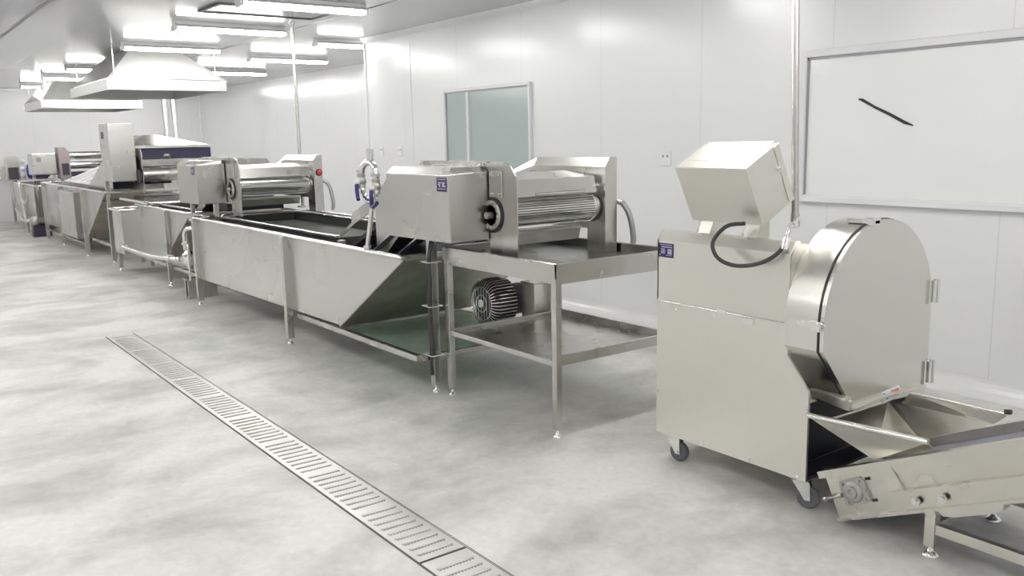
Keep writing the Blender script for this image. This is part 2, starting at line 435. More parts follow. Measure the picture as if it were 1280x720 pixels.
r = thing('drain_channel', 'dark edged steel channel frame around the line of drain covers in the floor', 'drain', (-4.5, 1.67, 0))
MB().box(-7.96, -1.17, 1.559, 1.561, .0005, .004).build('channel_edge', 'slot', r)
MB().box(-7.96, -1.17, 1.779, 1.781, .0005, .004).build('channel_edge', 'slot', r)
MB().box(-7.96, -1.17, 1.7885, 1.7905, .0005, .003).build('channel_edge', 'slot', r)
MB().box(-7.94, -7.935, 1.561, 1.779, .0005, .004).build('channel_edge', 'slot', r)
MB().box(-7.93, -1.2, 1.5612, 1.5648, .0004, .0012).build('channel_gap', 'hole', r)
MB().box(-7.93, -1.2, 1.7753, 1.7788, .0004, .0012).build('channel_gap', 'slot', r)
MB().box(-2.7568, -2.7422, 1.565, 1.775, .0004, .0012).build('channel_gap', 'hole', r)

# ------------------------------------------------------------------ vegetable cutter
def label_plate(mb_parent, x0, x1, y, z0, z1, style):
    p = MB().box(x0, x1, y - .002, y + .0005, z0, z1).build('name_plate', 'plate', mb_parent, bevel=.0008, label='dark purple name plate with pale lettering')
    k = MB(); w = x1 - x0; h = z1 - z0
    def ln(a, b, c, d): k.box(x0 + a*w, x0 + b*w, y - .0028, y - .0021, z0 + c*h, z0 + d*h)
    if style == 'spec':
        ln(.10, .90, .86, .90)
        ln(.20, .92, .70, .76)
        for i, c in enumerate((.56, .46, .36, .27)): ln(.18, .45, c, c + .045); ln(.62, .90, c - .02, c + .045)
        ln(.5, .9, .14, .17); ln(.08, .14, .14, .20)
    else:
        ln(.08, .92, .86, .90)
        ln(.14, .5, .60, .68); ln(.28, .36, .30, .68); ln(.14, .30, .45, .52)
        ln(.56, .66, .34, .68); ln(.56, .86, .60, .68); ln(.70, .78, .34, .66); ln(.80, .90, .34, .44)
        ln(.12, .9, .18, .22)
    k.build('plate_lettering', 'plate_ink', p)

def arch(r, cy, cz, zb_l, zb_r, ylow, n=28, grow=0.):
    """door / drum outline in Y,Z: semicircle on top, chamfer at the lower front corner"""
    R = r + grow
    pts = [(cy - R, .72 - grow*.4)]
    for i in range(n + 1):
        t = PI - PI*i/n
        pts.append((cy + R*math.cos(t), cz + R*math.sin(t)))
    pts += [(cy + R, zb_r - grow), (ylow - grow*.3, zb_l - grow)]
    return pts
c = thing('vegetable_cutter', 'stainless cutting machine on castors with a round-topped door and a tilted control box', 'cutting machine', (-2.55, 3.47, 0))
# carcass
m = MB().prism_x([(3.092, .145), (3.092, 1.09), (3.122, 1.145), (3.86, 1.03), (3.86, .145)], -2.972, -2.226)
m.build('body', 'warm', c, bevel=.003)
MB().box(-2.2258, -2.2248, 3.10, 3.85, .425, .66).build('inner_panel', 'warm', c)
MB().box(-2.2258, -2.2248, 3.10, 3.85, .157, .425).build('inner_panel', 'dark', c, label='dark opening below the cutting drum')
MB().prism_y([(-2.98, .14), (-2.112, .14), (-2.112, .535), (-2.222, .668), (-2.222, .803), (-2.98, .803)], 3.08, 3.092).build('lower_panel', 'warm', c, bevel=.003)
MB().prism_y([(-2.232, .14), (-2.115, .14), (-2.115, .50), (-2.232, .62)], 3.85, 3.862).build('rear_panel', 'warm', c)
MB().box(-2.232, -2.115, 3.092, 3.85, .14, .155).build('base_tray', 'castdark', c)
m = MB().prism_x([(3.08, .811), (3.08, 1.103), (3.118, 1.152), (3.15, 1.150), (3.15, 1.142), (3.122, 1.142), (3.089, 1.098), (3.089, .811)], -2.98, -2.226)
m.prism_x([(3.08, .812), (3.08, 1.103), (3.118, 1.152), (3.30, 1.125), (3.30, .812)], -2.981, -2.973)
m.build('upper_panel', 'warm', c, bevel=.002)
h = MB().cyl((-2.975, 3.076, .807), (-2.24, 3.076, .807), .0055, 10)
h.box(-2.6, -2.55, 3.070, 3.08, .80, .818).box(-2.46, -2.40, 3.074, 3.08, .775, .80)
h.build('panel_hinge', 'bright', c)
sc = MB()
for x, z in ((-2.90, .175), (-2.68, .155), (-2.40, .155), (-2.15, .155), (-2.122, .45), (-2.97, .35), (-2.85, .78), (-2.62, .78)):
    sc.cyl((x, 3.08, z), (x, 3.075, z), .007, 10)
sc.build('screw', 'chrome', c)
label_plate(c, -2.972, -2.876, 3.08, 1.022, 1.09, 'spec')
# cutting drum housing + door
A = arch(.41, 3.47, .82, .43, .405, 3.30)
MB().loft([[(x, y, z) for y, z in A] for x in (-2.2245, -2.066)], True, False).build('drum_housing', 'drum', c)
hs = [o for o in c.children if o.name.startswith('drum_housing')][0]
for p in hs.data.polygons: p.use_smooth = len(p.vertices) == 4 and abs(p.normal.x) < .1 and p.center.z > .8 - 0
MB().loft([[(x, y, z) for y, z in arch(.41, 3.47, .82, .43, .405, 3.30, grow=.006)] for x in (-2.0655, -2.058)]).build('door_gasket', 'gasket', c)
d = MB().loft([[(x, y, z) for y, z in arch(.41, 3.47, .82, .43, .405, 3.30, grow=.002)] for x in (-2.057, -2.038)]).build('door', 'warm_d', c, bevel=.003)
for zc in (.875, .497):
    q = MB().box(-2.045, -2.030, 3.845, 3.868, zc - .055, zc + .055).cyl((-2.03, 3.905, zc - .055), (-2.03, 3.905, zc + .055), .014, 14)
    q.box(-2.038, -2.022, 3.87, 3.90, zc - .05, zc + .05)
    q.build('door_hinge', 'chrome', c)
q = MB().box(-2.16, -2.075, 3.048, 3.059, .818, .836).box(-2.085, -2.045, 3.035, 3.059, .806, .848)
q.tube([(-2.08, 3.04, .842), (-2.03, 3.035, .842), (-2.02, 3.04, .827), (-2.03, 3.035, .812), (-2.08, 3.04, .812)], .0035, 8)
q.build('door_latch', 'chrome', c)
MB().box(-2.15, -2.02, 3.36, 3.40, 1.218, 1.236).box(-2.06, -2.02, 3.355, 3.405, 1.21, 1.245).build('top_latch', 'chrome', c, bevel=.003)
st = MB().loft([[(x, 3.515, .415), (x, 3.655, .425), (x, 3.645, .478), (x, 3.505, .468)] for x in (-2.0378, -2.0355)]).build('safety_sticker', 'sticker', c, label='small white sticker with red and blue print')
k = MB()
for a, b, zz in ((3.58, 3.60, .452), (3.605, 3.625, .453), (3.628, 3.64, .455), (3.572, 3.592, .436), (3.596, 3.618, .437), (3.622, 3.638, .439)):
    k.box(-2.0355, -2.0350, a, b, zz, zz + .011)
k.build('sticker_print', 'red', st)
MB().cyl((-2.0355, 3.55, .438), (-2.0350, 3.55, .438), .009, 16).box(-2.0355, -2.0350, 3.512, 3.53, .452, .462).build('sticker_mark', 'blue_ink', st)
# discharge lip
m = MB().prism_y([(-2.20, .50), (-2.02, .502), (-2.005, .49), (-2.005, .452), (-2.02, .452), (-2.20, .475)], 3.21, 3.23)
m.prism_y([(-2.20, .47), (-2.01, .45), (-2.01, .455), (-2.20, .475)], 3.23, 3.78)
m.box(-2.20, -2.012, 3.195, 3.235, .498, .506)
m.build('discharge_lip', 'warm', c, bevel=.001)
# castors
def castor(x, y, ang):
    x -= .015
    R = .05
    w = MB()
    ca, sa = math.cos(ang), math.sin(ang); ax = Vector((sa, -ca, 0)); fw = Vector((ca, sa, 0)); ctr = Vector((x, y, R)) + fw*.032
    fk = MB()
    fk.box(x - .04, x + .04, y - .035, y + .035, .131, .14)
    fk.lathe((x, y, .115), (0, 0, 1), [(0, .02), (.006, .028), (.016, .028)], 16)
    for s in (-1, 1):
        o = ax*s*.021
        fk.sheet([Vector((x, y, .124)) + o - fw*.036, Vector((x, y, .124)) + o + fw*.036, Vector((x, y, .108)) + o + fw*.040, ctr + o + fw*.012 - Vector((0, 0, .010)), ctr + o - fw*.012 - Vector((0, 0, .010))], .003*s)
    fk.cyl(ctr - ax*.03, ctr + ax*.03, .006, 10)
    fk.bar(Vector((x, y, .122)) - ax*.02, Vector((x, y, .122)) + ax*.02, .05, .006)
    f = fk.build('castor', 'chrome', c)
    w.lathe(ctr, ax, [(-.014, .012), (-.012, .034), (-.015, .038), (-.012, .047), (0, .05), (.012, .047), (.015, .038), (.012, .034), (.014, .012)], 28)
    w.build('castor_wheel', 'rubber', f)
for x, y, a in ((-2.89, 3.13, .2), (-2.15, 3.13, 0.35), (-2.89, 3.80, .1), (-2.15, 3.80, .5)): castor(x, y, a)
# tilted control box
B = Vector((0, 3.0, 1.454)); U = Vector((0, .206, .102)); V = Vector((0, .126, -.25))
def cb(x, u, v): return Vector((x, 0, 0)) + B + U*u + V*v
X0, X1 = -2.80, -2.40
box = MB().loft([[cb(x, 0, 0), cb(x, 1, 0), cb(x, 1, 1), cb(x, 0, 1)] for x in (X0, X1)]).build('control_box', 'warm', c, bevel=.005)
m = MB().loft([[cb(X1 + dx, u, v) for u, v in ((.86, .03), (1.02, .0), (1.02, 1.0), (.86, .97))] for dx in (.0005, .004)])
m.loft([[cb(x, u, v) for u, v in ((.3, -.005), (1.03, -.02), (1.03, 0), (.3, 0))] for x in (X0 + .02, X1 - .02)])
m.build('box_lid', 'warm', box)
p = cb(X1, .80, .36)
q = MB().cyl(p, p + Vector((.016, 0, 0)), .010, 14).bar(p + Vector((.016, -.012, -.008)), p + Vector((.016, .03, .012)), .008, .008)
q.build('box_lock', 'chrome', box)
for x in (X0 + .05, X1 - .09):
    a = cb(x, .05, 1.0); b_ = cb(x, .75, 1.0)
    q = MB().loft([[Vector((xx, a.y, a.z)), Vector((xx, b_.y, b_.z)), Vector((xx, b_.y + .0, 1.118)), Vector((xx, 3.15, 1.135))] for xx in (x, x + .006)])
    q.box(x - .05, x + .03, 3.10, 3.17, 1.143, 1.150).cyl((x - .02, 3.13, 1.15), (x - .02, 3.13, 1.165), .010, 8)
    q.sheet([(x, 3.11, 1.15), (x + .07, 3.11, 1.15), (x + .07, a.y, a.z), (x, a.y, a.z)], .004)
    q.build('box_bracket', 'warm', c)
MB().tube([(-2.46, 3.08, 1.215), (-2.53, 3.04, 1.20), (-2.57, 3.0, 1.13), (-2.53, 2.99, 1.065), (-2.44, 3.0, 1.04), (-2.33, 3.02, 1.06), (-2.27, 3.06, 1.105), (-2.25, 3.09, 1.16)], .009, 10).build('power_cable', 'cable', c)
q = MB().tube([(-2.25, 3.085, 1.15), (-2.25, 3.10, 1.20), (-2.30, 3.2, 1.21), (-2.385, 3.345, 1.215)], .010, 10)
q.cyl((-2.25, 3.075, 1.12), (-2.25, 3.09, 1.17), .015, 12).cyl((-2.375, 3.325, 1.21), (-2.39, 3.36, 1.215), .015, 12).cyl((-2.29, 3.17, 1.21), (-2.31, 3.22, 1.21), .017, 12)
q.build('conduit_elbow', 'chrome', c)

# conduit from ceiling to the cutter
m = MB().cyl((-2.424, 3.385, 1.19), (-2.485, 3.385, ZC - .001), .016, 16).cyl((-2.424, 3.385, 1.18), (-2.426, 3.385, 1.24), .02, 16)
m.cyl((-2.485, 3.385, ZC - .012), (-2.485, 3.385, ZC - .001), .035, 20)
tag(m.build('conduit_pipe', 'steel'), 'vertical steel conduit coming down from the ceiling behind the tilted control box', 'pipe')

# ------------------------------------------------------------------ discharge conveyor
TH = math.atan(.452); CU = Vector((math.cos(TH), 0, math.sin(TH))); CVv = Vector((math.sin(TH), 0, -math.cos(TH)))
def cp(u, v, y): return Vector((-2.07, y, .195)) + CU*u + CVv*v
c = thing('inclined_conveyor', 'inclined stainless belt conveyor with feed hopper, rising to the right from the cutter', 'conveyor', (-1.0, 3.375, 0))
LN = 2.1; HV = .212
def cprism(mb, uv, y0, y1): return mb.loft([[cp(u, v, y) for u, v in uv] for y in (y0, y1)])
for side, y, s in (('near', 3.145, -1), ('far', 3.605, 1)):
    m = MB()
    cprism(m, [(0, 0), (LN, 0), (LN, HV), (0.0, HV)], y - .003, y + .003)
    cprism(m, [(0, 0), (LN, 0), (LN, .026), (.33, .026), (.32, .026), (0, .030)], *sorted((y, y + s*.048)))
    cprism(m, [(.34, .026), (LN, .026), (LN, .058), (.355, .058)], *sorted((y, y + s*.040)))
    cprism(m, [(0.02, HV - .012), (LN, HV - .012), (LN, HV), (0.02, HV)], *sorted((y, y + s*.046)))
    cprism(m, [(.30, HV - .090), (LN, HV - .090), (LN, HV - .078), (.30, HV - .078)], *sorted((y, y + s*.044)))
    cprism(m, [(.30, HV - .080), (LN, HV - .080), (LN, HV - .012), (.30, HV - .012)], *sorted((y, y + s*.026)))
    cprism(m, [(.05, .028), (.32, .028), (.34, .11), (.33, HV - .012), (.07, HV - .012)], *sorted((y, y + s*.014)))
    m.build('side_frame', 'conv', c, bevel=.0015)
# end bearing with slots and tensioner
for y, s in ((3.131, -1), (3.619, 1)):
    b = MB()
    yy = sorted((y, y + s*.012))
    cprism(b, [(.075, .055), (.175, .05), (.19, .07), (.19, .145), (.175, .155), (.085, .158), (.07, .14), (.068, .07)], *yy)
    ctr = cp(.125, .105, y)
    b.lathe(ctr, (0, s, 0), [(.0, .046), (.018, .044), (.024, .036), (.024, .026), (.034, .024), (.034, .012), (.026, .010)], 24)
    for u, v in ((.085, .068), (.165, .065), (.085, .145), (.172, .142), (.18, .105)):
        p = cp(u, v, y + s*.010); b.cyl(p, p + Vector((0, s*.012, 0)), .008, 6)
    p0 = cp(-.02, .118, y + s*.018); p1 = cp(.07, .112, y + s*.018)
    b.cyl(p0, p1, .005, 8).cyl(p0, p0 + CU*.014, .011, 6).cyl(p1 - CU*.02, p1, .010, 6)
    b.build('shaft_bearing', 'cast', c, bevel=.001)
    h = MB()
    for v in (.062, .150):
        cprism(h, [(.19, v - .006), (.215, v - .006), (.215, v + .006), (.19, v + .006)], *sorted((y, y + s*.0016)))
    h.build('adjusting_slot', 'hole', c)
    for u in (.395, .505):
        p = cp(u, .168, y + s*.024); MB().cyl(p, p + Vector((0, s*.02, 0)), .011, 6).cyl(p, p + Vector((0, s*.010, 0)), .016, 14).build('frame_bolt', 'chrome', c)
# belt + rollers
m = MB(); n = 14; rr = .066
top = [cp(u, .105 - rr, 0) for u in (.09, LN - .07)]
prof = []
for i in range(n + 1):
    t = PI*i/n; prof.append((.10 - rr*math.sin(t), .105 - rr*math.cos(t)))
for i in range(n + 1):
    t = PI*i/n; prof.append((LN - .08 + rr*math.sin(t), .105 + rr*math.cos(t)))
cprism(m, prof, 3.155, 3.595)
m.build('belt', 'belt', c)
m = MB()
for u in (.10, LN - .08):
    m.cyl(cp(u, .105, 3.12), cp(u, .105, 3.63), .02, 16)
m.build('shaft', 'chrome', c)
# legs
for k, (xx) in enumerate((-1.585, -.42)):
    zt = .195 + (xx + 2.07)*.452 - HV/math.cos(TH)
    for y in (3.125, 3.625):
        l = MB().box(xx - .02, xx + .02, y - .02, y + .02, .04, zt + .005)
        u = (xx + 2.07)/math.cos(TH) + .06
        lf = l.build('leg', 'conv', c, bevel=.002)
        q = MB(); cprism(q, [(u - .12, HV), (u + .13, HV), (u + .12, HV + .02), (u + .09, HV + .028), (u - .07, HV + .028), (u - .11, HV + .02)], y - .025, y + .025)
        q.build('mounting_plate', 'conv', c, bevel=.001)
        f = MB(); foot(f, xx, y, .032, .03); f.build('levelling_foot', 'chrome', lf)
m = MB()
for y in (3.125, 3.625): m.box(-1.565, -.44, y - .015, y + .015, .095, .135)
for xx in (-1.585, -.42): m.box(xx - .015, xx + .015, 3.145, 3.605, .095, .13)
m.build('base_rail', 'conv', c, bevel=.002)
# hopper
zc = lambda x: .195 + (x + 2.07)*.452
zr = .445
hop = MB()
fY, bY = 3.07, 3.665
hop.sheet([(-2.09, fY, zr - .015), (-1.595, fY, zr + .012), (-1.60, 3.135, zc(-1.60) + .006), (-1.845, 3.15, zc(-1.845) + .004)], .004)
hop.sheet([(-2.097, fY, zr - .01), (-2.097, 3.2, .395), (-1.845, 3.15, zc(-1.845) + .006)], .004)
hop.sheet([(-2.097, 3.2, .395), (-2.097, bY, .385), (-1.90, 3.61, zc(-1.90) - .005), (-1.845, 3.15, zc(-1.845) + .006)], .004)
hop.sheet([(-2.097, bY, .385), (-2.03, bY, .388), (-1.995, bY, zr), (-1.575, bY, zr), (-1.60, 3.60, zc(-1.60) + .006), (-1.90, 3.60, zc(-1.90) - .005)], .004)
hp = hop.build('hopper', 'conv', c)
rm = MB().cyl((-2.097, fY, zr - .005), (-1.59, fY, zr + .018), .012, 12).tube([(-2.097, fY, zr - .005), (-2.097, 3.2, .395), (-2.097, bY, .385)], .008, 10, smooth_path=False).cyl((-1.995, bY, zr), (-1.572, bY, zr + .004), .006, 12)
rm.lathe((-2.097, fY, zr - .005), (0, 0, 1), [(-.012, .002), (-.008, .009), (0, .012), (.008, .009), (.012, .002)], 12)
rm.build('hopper_rim', 'bright', hp)
MB().cyl((-1.59, bY, zr + .012), (-1.565, bY, zr + .016), .011, 12).build('rim_knob', 'cable', hp)

# ------------------------------------------------------------------ tray table
def leg_bm(x, y, z1, w=.04):
    m = MB().box(x - w/2, x + w/2, y - w/2, y + w/2, .045, z1); return m
def add_leg(x, y, z1, parent, w=.04, mat='steel', name='leg'):
    l = leg_bm(x, y, z1, w).build(name, mat, parent, bevel=.003)
    f = MB(); foot(f, x, y, .026, .03); f.build('levelling_foot', 'chrome', l)
    return l
t = thing('tray_table', 'stainless table with a deep tray top and a lower shelf, between wash tank and cutter', 'table', (-4.05, 3.32, 0))
x0, x1, y0, y1 = -4.60, -3.505, 2.87, 3.77
m = MB()
zt = .947
m.box(x0, x1, y0, y1, .872, .893)
m.box(x0, x1, y0, y0 + .004, .893, zt).box(x0, x1, y1 - .004, y1, .893, zt).box(x0, x0 + .004, y0, y1, .893, zt).box(x1 - .004, x1, y0, y1, .893, zt)
m.build('tray', 'inner', t)
m = MB()
m.prism_x([(y0 - .004, .868), (y0 - .004, zt), (y0 + .006, zt + .005), (y0 + .016, zt + .001), (y0 + .004, zt - .003), (y0, .868)], x0 - .004, x1 + .004)
m.prism_y([(x1 + .004, .868), (x1 + .004, zt), (x1 - .006, zt + .005), (x1 - .016, zt + .001), (x1 - .004, zt - .003), (x1, .868)], y0 - .004, y1 + .004)
m.prism_y([(x0 - .004, .868), (x0 - .004, zt), (x0 + .006, zt + .005), (x0 + .016, zt + .001), (x0 + .004, zt - .003), (x0, .868)], y0 - .004, y1 + .004)
m.prism_x([(y1 + .004, .868), (y1 + .004, zt), (y1 - .006, zt + .005), (y1 - .016, zt + .001), (y1 - .004, zt - .003), (y1, .868)], x0 - .004, x1 + .004)
m.build('tray_skirt', 'steel', t)
fr = MB()
for y in (y0 + .03, y1 - .03): fr.box(x0 + .02, x1 - .02, y - .015, y + .015, .836, .872)
for x in (x0 + .03, x1 - .03): fr.box(x - .015, x + .015, y0 + .03, y1 - .03, .836, .872)
fr.build('top_frame', 'steel', t, bevel=.002)
for x in (x0 + .022, x1 - .024):
    for y in (y0 + .022, y1 - .022): add_leg(x, y, .87, t)
m = MB().box(x0 + .04, x1 - .03, y0 + .03, y1 - .03, .405, .41)
m.build('shelf', 'steel_h', t)
m = MB()
m.box(x0 + .03, x1 - .03, y0 + .004, y0 + .03, .395, .425).box(x0 + .03, x1 - .03, y1 - .03, y1 - .012, .395, .455)
m.box(x1 - .028, x1 - .012, y0 + .03, y1 - .03, .395, .452).box(x0 + .012, x0 + .03, y0 + .03, y1 - .03, .395, .43)
m.build('shelf_rim', 'steel', t, bevel=.002)

# ------------------------------------------------------------------ roller units
def roller_unit(lab, bx0, bx1, px0, px1, ny, fy, zf, bz0=1.005, bz1=1.44, button=False, plate=True, by0=2.70, detail=True, zfn=None):
    r = thing('roller_unit', lab, 'roller machine', ((px0 + px1)/2, (ny + fy)/2, zf), None)
    by1 = ny - .006
    # drive box
    a = [(bx0, by0, bz0), (bx1, by0, bz0 + .008), (bx1, by1, bz0 + .008), (bx0, by1, bz0)]
    b = [(bx0, by0, bz1 - .04), (bx1, by0, bz1 - .04), (bx1, by1, bz1 - .03), (bx0, by1, bz1 - .03)]
    cc = [(bx0 + .015, by0 + .045, bz1), (bx1 - .045, by0 + .045, bz1), (bx1 - .045, by1, bz1), (bx0 + .015, by1, bz1)]
    bo = MB().loft([a, b, cc]).build('drive_box', 'steel', r, bevel=.004)
    if detail:
        MB().box(bx1 + .0005, bx1 + .003, by0 + .004, by0 + .010, bz0 + .01, bz1 - .045).build('box_seam', 'steel', bo)
        label_plate(r, bx1 - .125 if plate else bx1 - .16, bx1 - .018 if plate else bx1 - .06, by0, bz1 - .135, bz1 - .055, 'mark')
    # near plate
    zn = zf
    poly = [(px0, bz0), (px0, bz1), (px0 + .05, bz1 + .028), (px1 - .12, bz1 + .028), (px1 - .055, bz1 + .004), (px1 - .012, bz1 - .05), (px1, bz1 - .09), (px1, zn), (px1 - .27, zn), (px1 - .27, bz0)]
    MB().prism_y(poly, ny, ny + .008).build('near_side_plate', 'steel', r, bevel=.002)
    m = MB().prism_x([(ny - .012, bz1 + .020), (ny - .012, bz1 + .030), (ny + .02, bz1 + .030), (ny + .02, bz1 + .020)], px0 + .05, px1 - .27)
    m.build('plate_flange', 'steel', r)
    q = MB().box(px1 - .255, px1 - .13, ny - .010, ny, bz1 - .175, bz1 - .025)
    q.build('bolt_plate', 'steel', r, bevel=.002)
    for x, yy, z in [(x, ny - .010, z) for x in (px1 - .228, px1 - .152) for z in (bz1 - .155, bz1 - .045)] + [(x, ny - .012, bz1 + .012) for x in (px0 + .09, px1 - .33)]:
        MB().cyl((x, yy, z), (x, yy - .008, z), .010, 8).build('bolt', 'chrome', r)
    cx, cz = px1 - .125, bz1 - .262
    MB().lathe((cx - .11, ny - .002, cz - .02), (0, -1, 0), [(0, .105), (.004, .105)], 28).build('shaft_opening', 'castdark', r)
    k = MB().lathe((cx - .11, ny - .008, cz - .02), (0, -1, 0), [(0, .088), (.012, .088), (.012, .062), (0, .062)], 28)
    for i in range(14):
        t = 2*PI*i/14; p = Vector((cx - .11 + .075*math.cos(t), ny - .02, cz - .02 + .075*math.sin(t))); k.cyl(p, p + Vector((0, -.008, 0)), .007, 6)
    k.cyl((cx - .11, ny - .008, cz - .02), (cx - .11, ny - .05, cz - .02), .02, 12)
    k.build('sprocket', 'cast', r)
    # roller: slatted drum
    ya, yb = ny + .012, fy - .03
    MB().cyl((cx, ya, cz), (cx, yb, cz), .079, 32).build('roller_core', 'cast', r)
    m = MB(); N = 42
    for i in range(N):
        t = 2*PI*i/N; d = Vector((math.cos(t), 0, math.sin(t))); tg = Vector((-math.sin(t), 0, math.cos(t)))
        P = Vector((cx, 0, cz))
        m.loft([[P + d*.076 + tg*.0062 + Vector((0, y, 0)), P + d*.0905 + tg*.0035 + Vector((0, y, 0)), P + d*.0905 - tg*.0035 + Vector((0, y, 0)), P + d*.076 - tg*.0062 + Vector((0, y, 0))] for y in (ya, yb)])
    for y in (ya + .004, yb - .012): m.lathe((cx, y, cz), (0, 1, 0), [(0, .07), (0, .094), (.010, .094), (.010, .07)], 32)
    m.build('roller', 'bright', r)
    # cover sheet above the roller, scraper tray below
    m = MB().sheet([(cx + .085, ya, cz + .088), (cx + .085, yb, cz + .088), (cx + .06, yb, cz + .185), (cx + .06, ya, cz + .185)], -.003)
    m.sheet([(cx + .06, ya, cz + .185), (cx + .06, yb, cz + .185), (cx - .22, yb, cz + .215), (cx - .22, ya, cz + .215)], -.003)
    m.build('roller_cover', 'steel', r)
    MB().sheet([(cx + .0885, ya + (yb - ya)*.25, cz + .088), (cx + .0885, yb - .1, cz + .088), (cx + .084, yb - .1, cz + .108), (cx + .084, ya + (yb - ya)*.25, cz + .108)], .001).build('perforated_strip', 'perf', r)
    m = MB().sheet([(cx + .03, ya, cz - .19), (cx + .03, yb - .10, cz - .19), (cx + .05, yb - .10, cz - .105), (cx + .05, ya, cz - .105)], -.003)
    m.sheet([(cx + .05, ya, cz - .105), (cx + .05, yb - .10, cz - .105), (cx - .2, yb - .10, cz - .125), (cx - .2, ya, cz - .125)], -.003)
    m.build('scraper_sheet', 'steel', r)
    MB().sheet([(cx + .0505, ya, cz - .125), (cx + .0505, yb - .10, cz - .125), (cx + .0535, yb - .10, cz - .106), (cx + .0535, ya, cz - .106)], .001).build('perforated_strip', 'perf', r)
    # far housing
    fp = lambda y, zt, cut: [(px1 + .0, y, zf), (px1 + .0, y, zt), (px0 + .36, y, zt), (px0 - .05, y, cut), (px0 - .05, y, bz0 + .03), (px1 - .165, y, bz0 + .03), (px1 - .165, y, zf)]
    MB().loft([fp(fy, bz1 - .022, bz1 - .135), fp(fy + .035, bz1 + .032, bz1 - .10), fp(fy + .096, bz1 + .035, bz1 - .09)]).build('far_housing', 'steel', r, bevel=.002)
    m = MB().lathe((cx, fy, cz), (0, -1, 0), [(0, .075), (.012, .072), (.016, .05), (.026, .045), (.026, .02)], 24)
    m.build('end_bearing', 'cast', r)
    m = MB().box(cx - .03, cx + .10, fy - .03, fy, cz + .125, cz + .135)
    for x in (cx, cx + .07): m.cyl((x, fy - .015, cz + .135), (x, fy - .015, cz + .148), .009, 6)
    m.build('cover_bracket', 'steel', r)
    MB().tube([(px1 - .02, fy + .10, cz + .03), (px1 + .02, fy + .13, cz + .01), (px1 + .06, fy + .15, cz - .07), (px1 + .08, fy + .16, cz - .2), (px1 + .075, fy + .15, zf + .01)], .018, 12).build('hose', 'hose', r)
    if button:
        q = MB().cyl((px1, fy + .055, bz1 - .145), (px1 + .006, fy + .055, bz1 - .145), .036, 20).build('button_plate', 'castdark', r)
        MB().lathe((px1 + .006, fy + .055, bz1 - .145), (1, 0, 0), [(0, .012), (.012, .014), (.014, .028), (.026, .026), (.030, .01)], 20).build('stop_button', 'red', q, label='red mushroom stop button')
    return r
roller_unit('nearest roller machine with a large grey drive box, standing on the tray table', -4.975, -4.245, -5.04, -3.975, 2.98, 3.652, .8945)
roller_unit('second roller machine with a red stop button, at the head of the long wash tank', -9.47, -8.845, -9.58, -8.45, 2.99, 3.76, .90, bz0=1.01, bz1=1.44, button=True, plate=False)

# ------------------------------------------------------------------ long wash tank (near)
def wash_tank(lab, x0, x1, y0, y1, zr, zb, slope_x, ib, mat='tank'):
    r = thing('wash_tank', lab, 'tank', ((x0 + x1)/2, (y0 + y1)/2, 0), None)
    prof = [(x0, zb), (x0, zr - .09), (x1, zr - .09), (x1 - .06, zr - .12), (slope_x, zb + .03)]
    prof = [(x0, zb), (x0, zr - .012), (x1, zr - .012), (slope_x, zb + .03)]
    t = .006; m = MB()
    m.prism_y(prof, y0, y0 + t).prism_y(prof, y1 - t, y1)
    m.box(x0, x0 + t, y0, y1, zb, zr - .012)
    m.prism_y([(x0, zb), (slope_x, zb + .03), (slope_x, zb + .036), (x0, zb + .006)], y0, y1)
    m.build('tank_body', mat, r)
    MB().prism_y([(slope_x, zb + .03), (x1, zr - .012), (x1, zr - .022), (slope_x, zb + .018)], y0 + .001, y1 - .001).build('sloping_end', 'slope', r)
    MB().box(x0 + t, x1 - .18, y0 + t, y1 - t, zr - .13, zr - .125).build('shaded_bottom', 'dark', r, label='inner bottom of the tank, its shadow put in as near-black colour')  # near-black sheet stands for the shade inside the tank
    m = MB(); ring_rect(m, x0, x1, y0 - .02, y1 + .02, .016, zr)
    m.box(x0, x1, y0 - .02, y0 + .006, zr + .004, zr + .012)
    m.build('tank_rim', 'bright', r)
    if ib:
        a0, a1, b0, b1 = ib; q = MB(); w = .035; zt = zr + .012
        for X0_, X1_, Y0_, Y1_ in ((a0, a1, b0 - w, b0), (a0, a1, b1, b1 + w), (a0 - w, a0, b0 - w, b1 + w)):
            q.box(X0_, X1_, Y0_, Y1_, zt - .028, zt)
        q.build('basin_rim', 'bright', r, bevel=.006)
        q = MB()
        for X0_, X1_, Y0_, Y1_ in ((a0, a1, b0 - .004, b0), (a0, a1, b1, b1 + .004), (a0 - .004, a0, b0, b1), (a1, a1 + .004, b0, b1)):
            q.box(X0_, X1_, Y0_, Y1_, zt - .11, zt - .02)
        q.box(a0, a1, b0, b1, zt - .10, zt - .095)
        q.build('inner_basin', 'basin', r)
    return r
T1 = wash_tank('longest stainless wash tank, nearest in the row, sloping end beside the tray table', -8.97, -4.80, 2.70, 3.85, .878, .255, -5.77, (-8.93, -6.23, 2.955, 3.72))
for x in (-8.94, -6.65):
    add_leg(x, 2.675, .862, T1, .055)
    add_leg(x, 3.80, .862, T1, .045)
add_leg(-4.70, 2.85, 1.0, T1, .05, name='end_post')
add_leg(-4.70, 3.86, .95, T1, .05, name='end_post')
m = MB()
for y in (2.74, 3.80):
    m.box(-6.6, -4.72, y - .02, y + .02, .215, .255)
    m.box(-8.9, -6.65, y - .012, y + .012, .12, .145) if y > 3 else None
for x in (-8.94, -6.65, -5.85, -4.72): m.box(x - .015, x + .015, 2.76, 3.80, .215, .25)
m.build('lower_frame', 'steel', T1, bevel=.002)
MB().box(-5.80, -4.74, 2.765, 3.775, .245, .25).build('lower_tray', 'green', T1, label='tray between the lower rails, a green-grey reflection put into its colour')
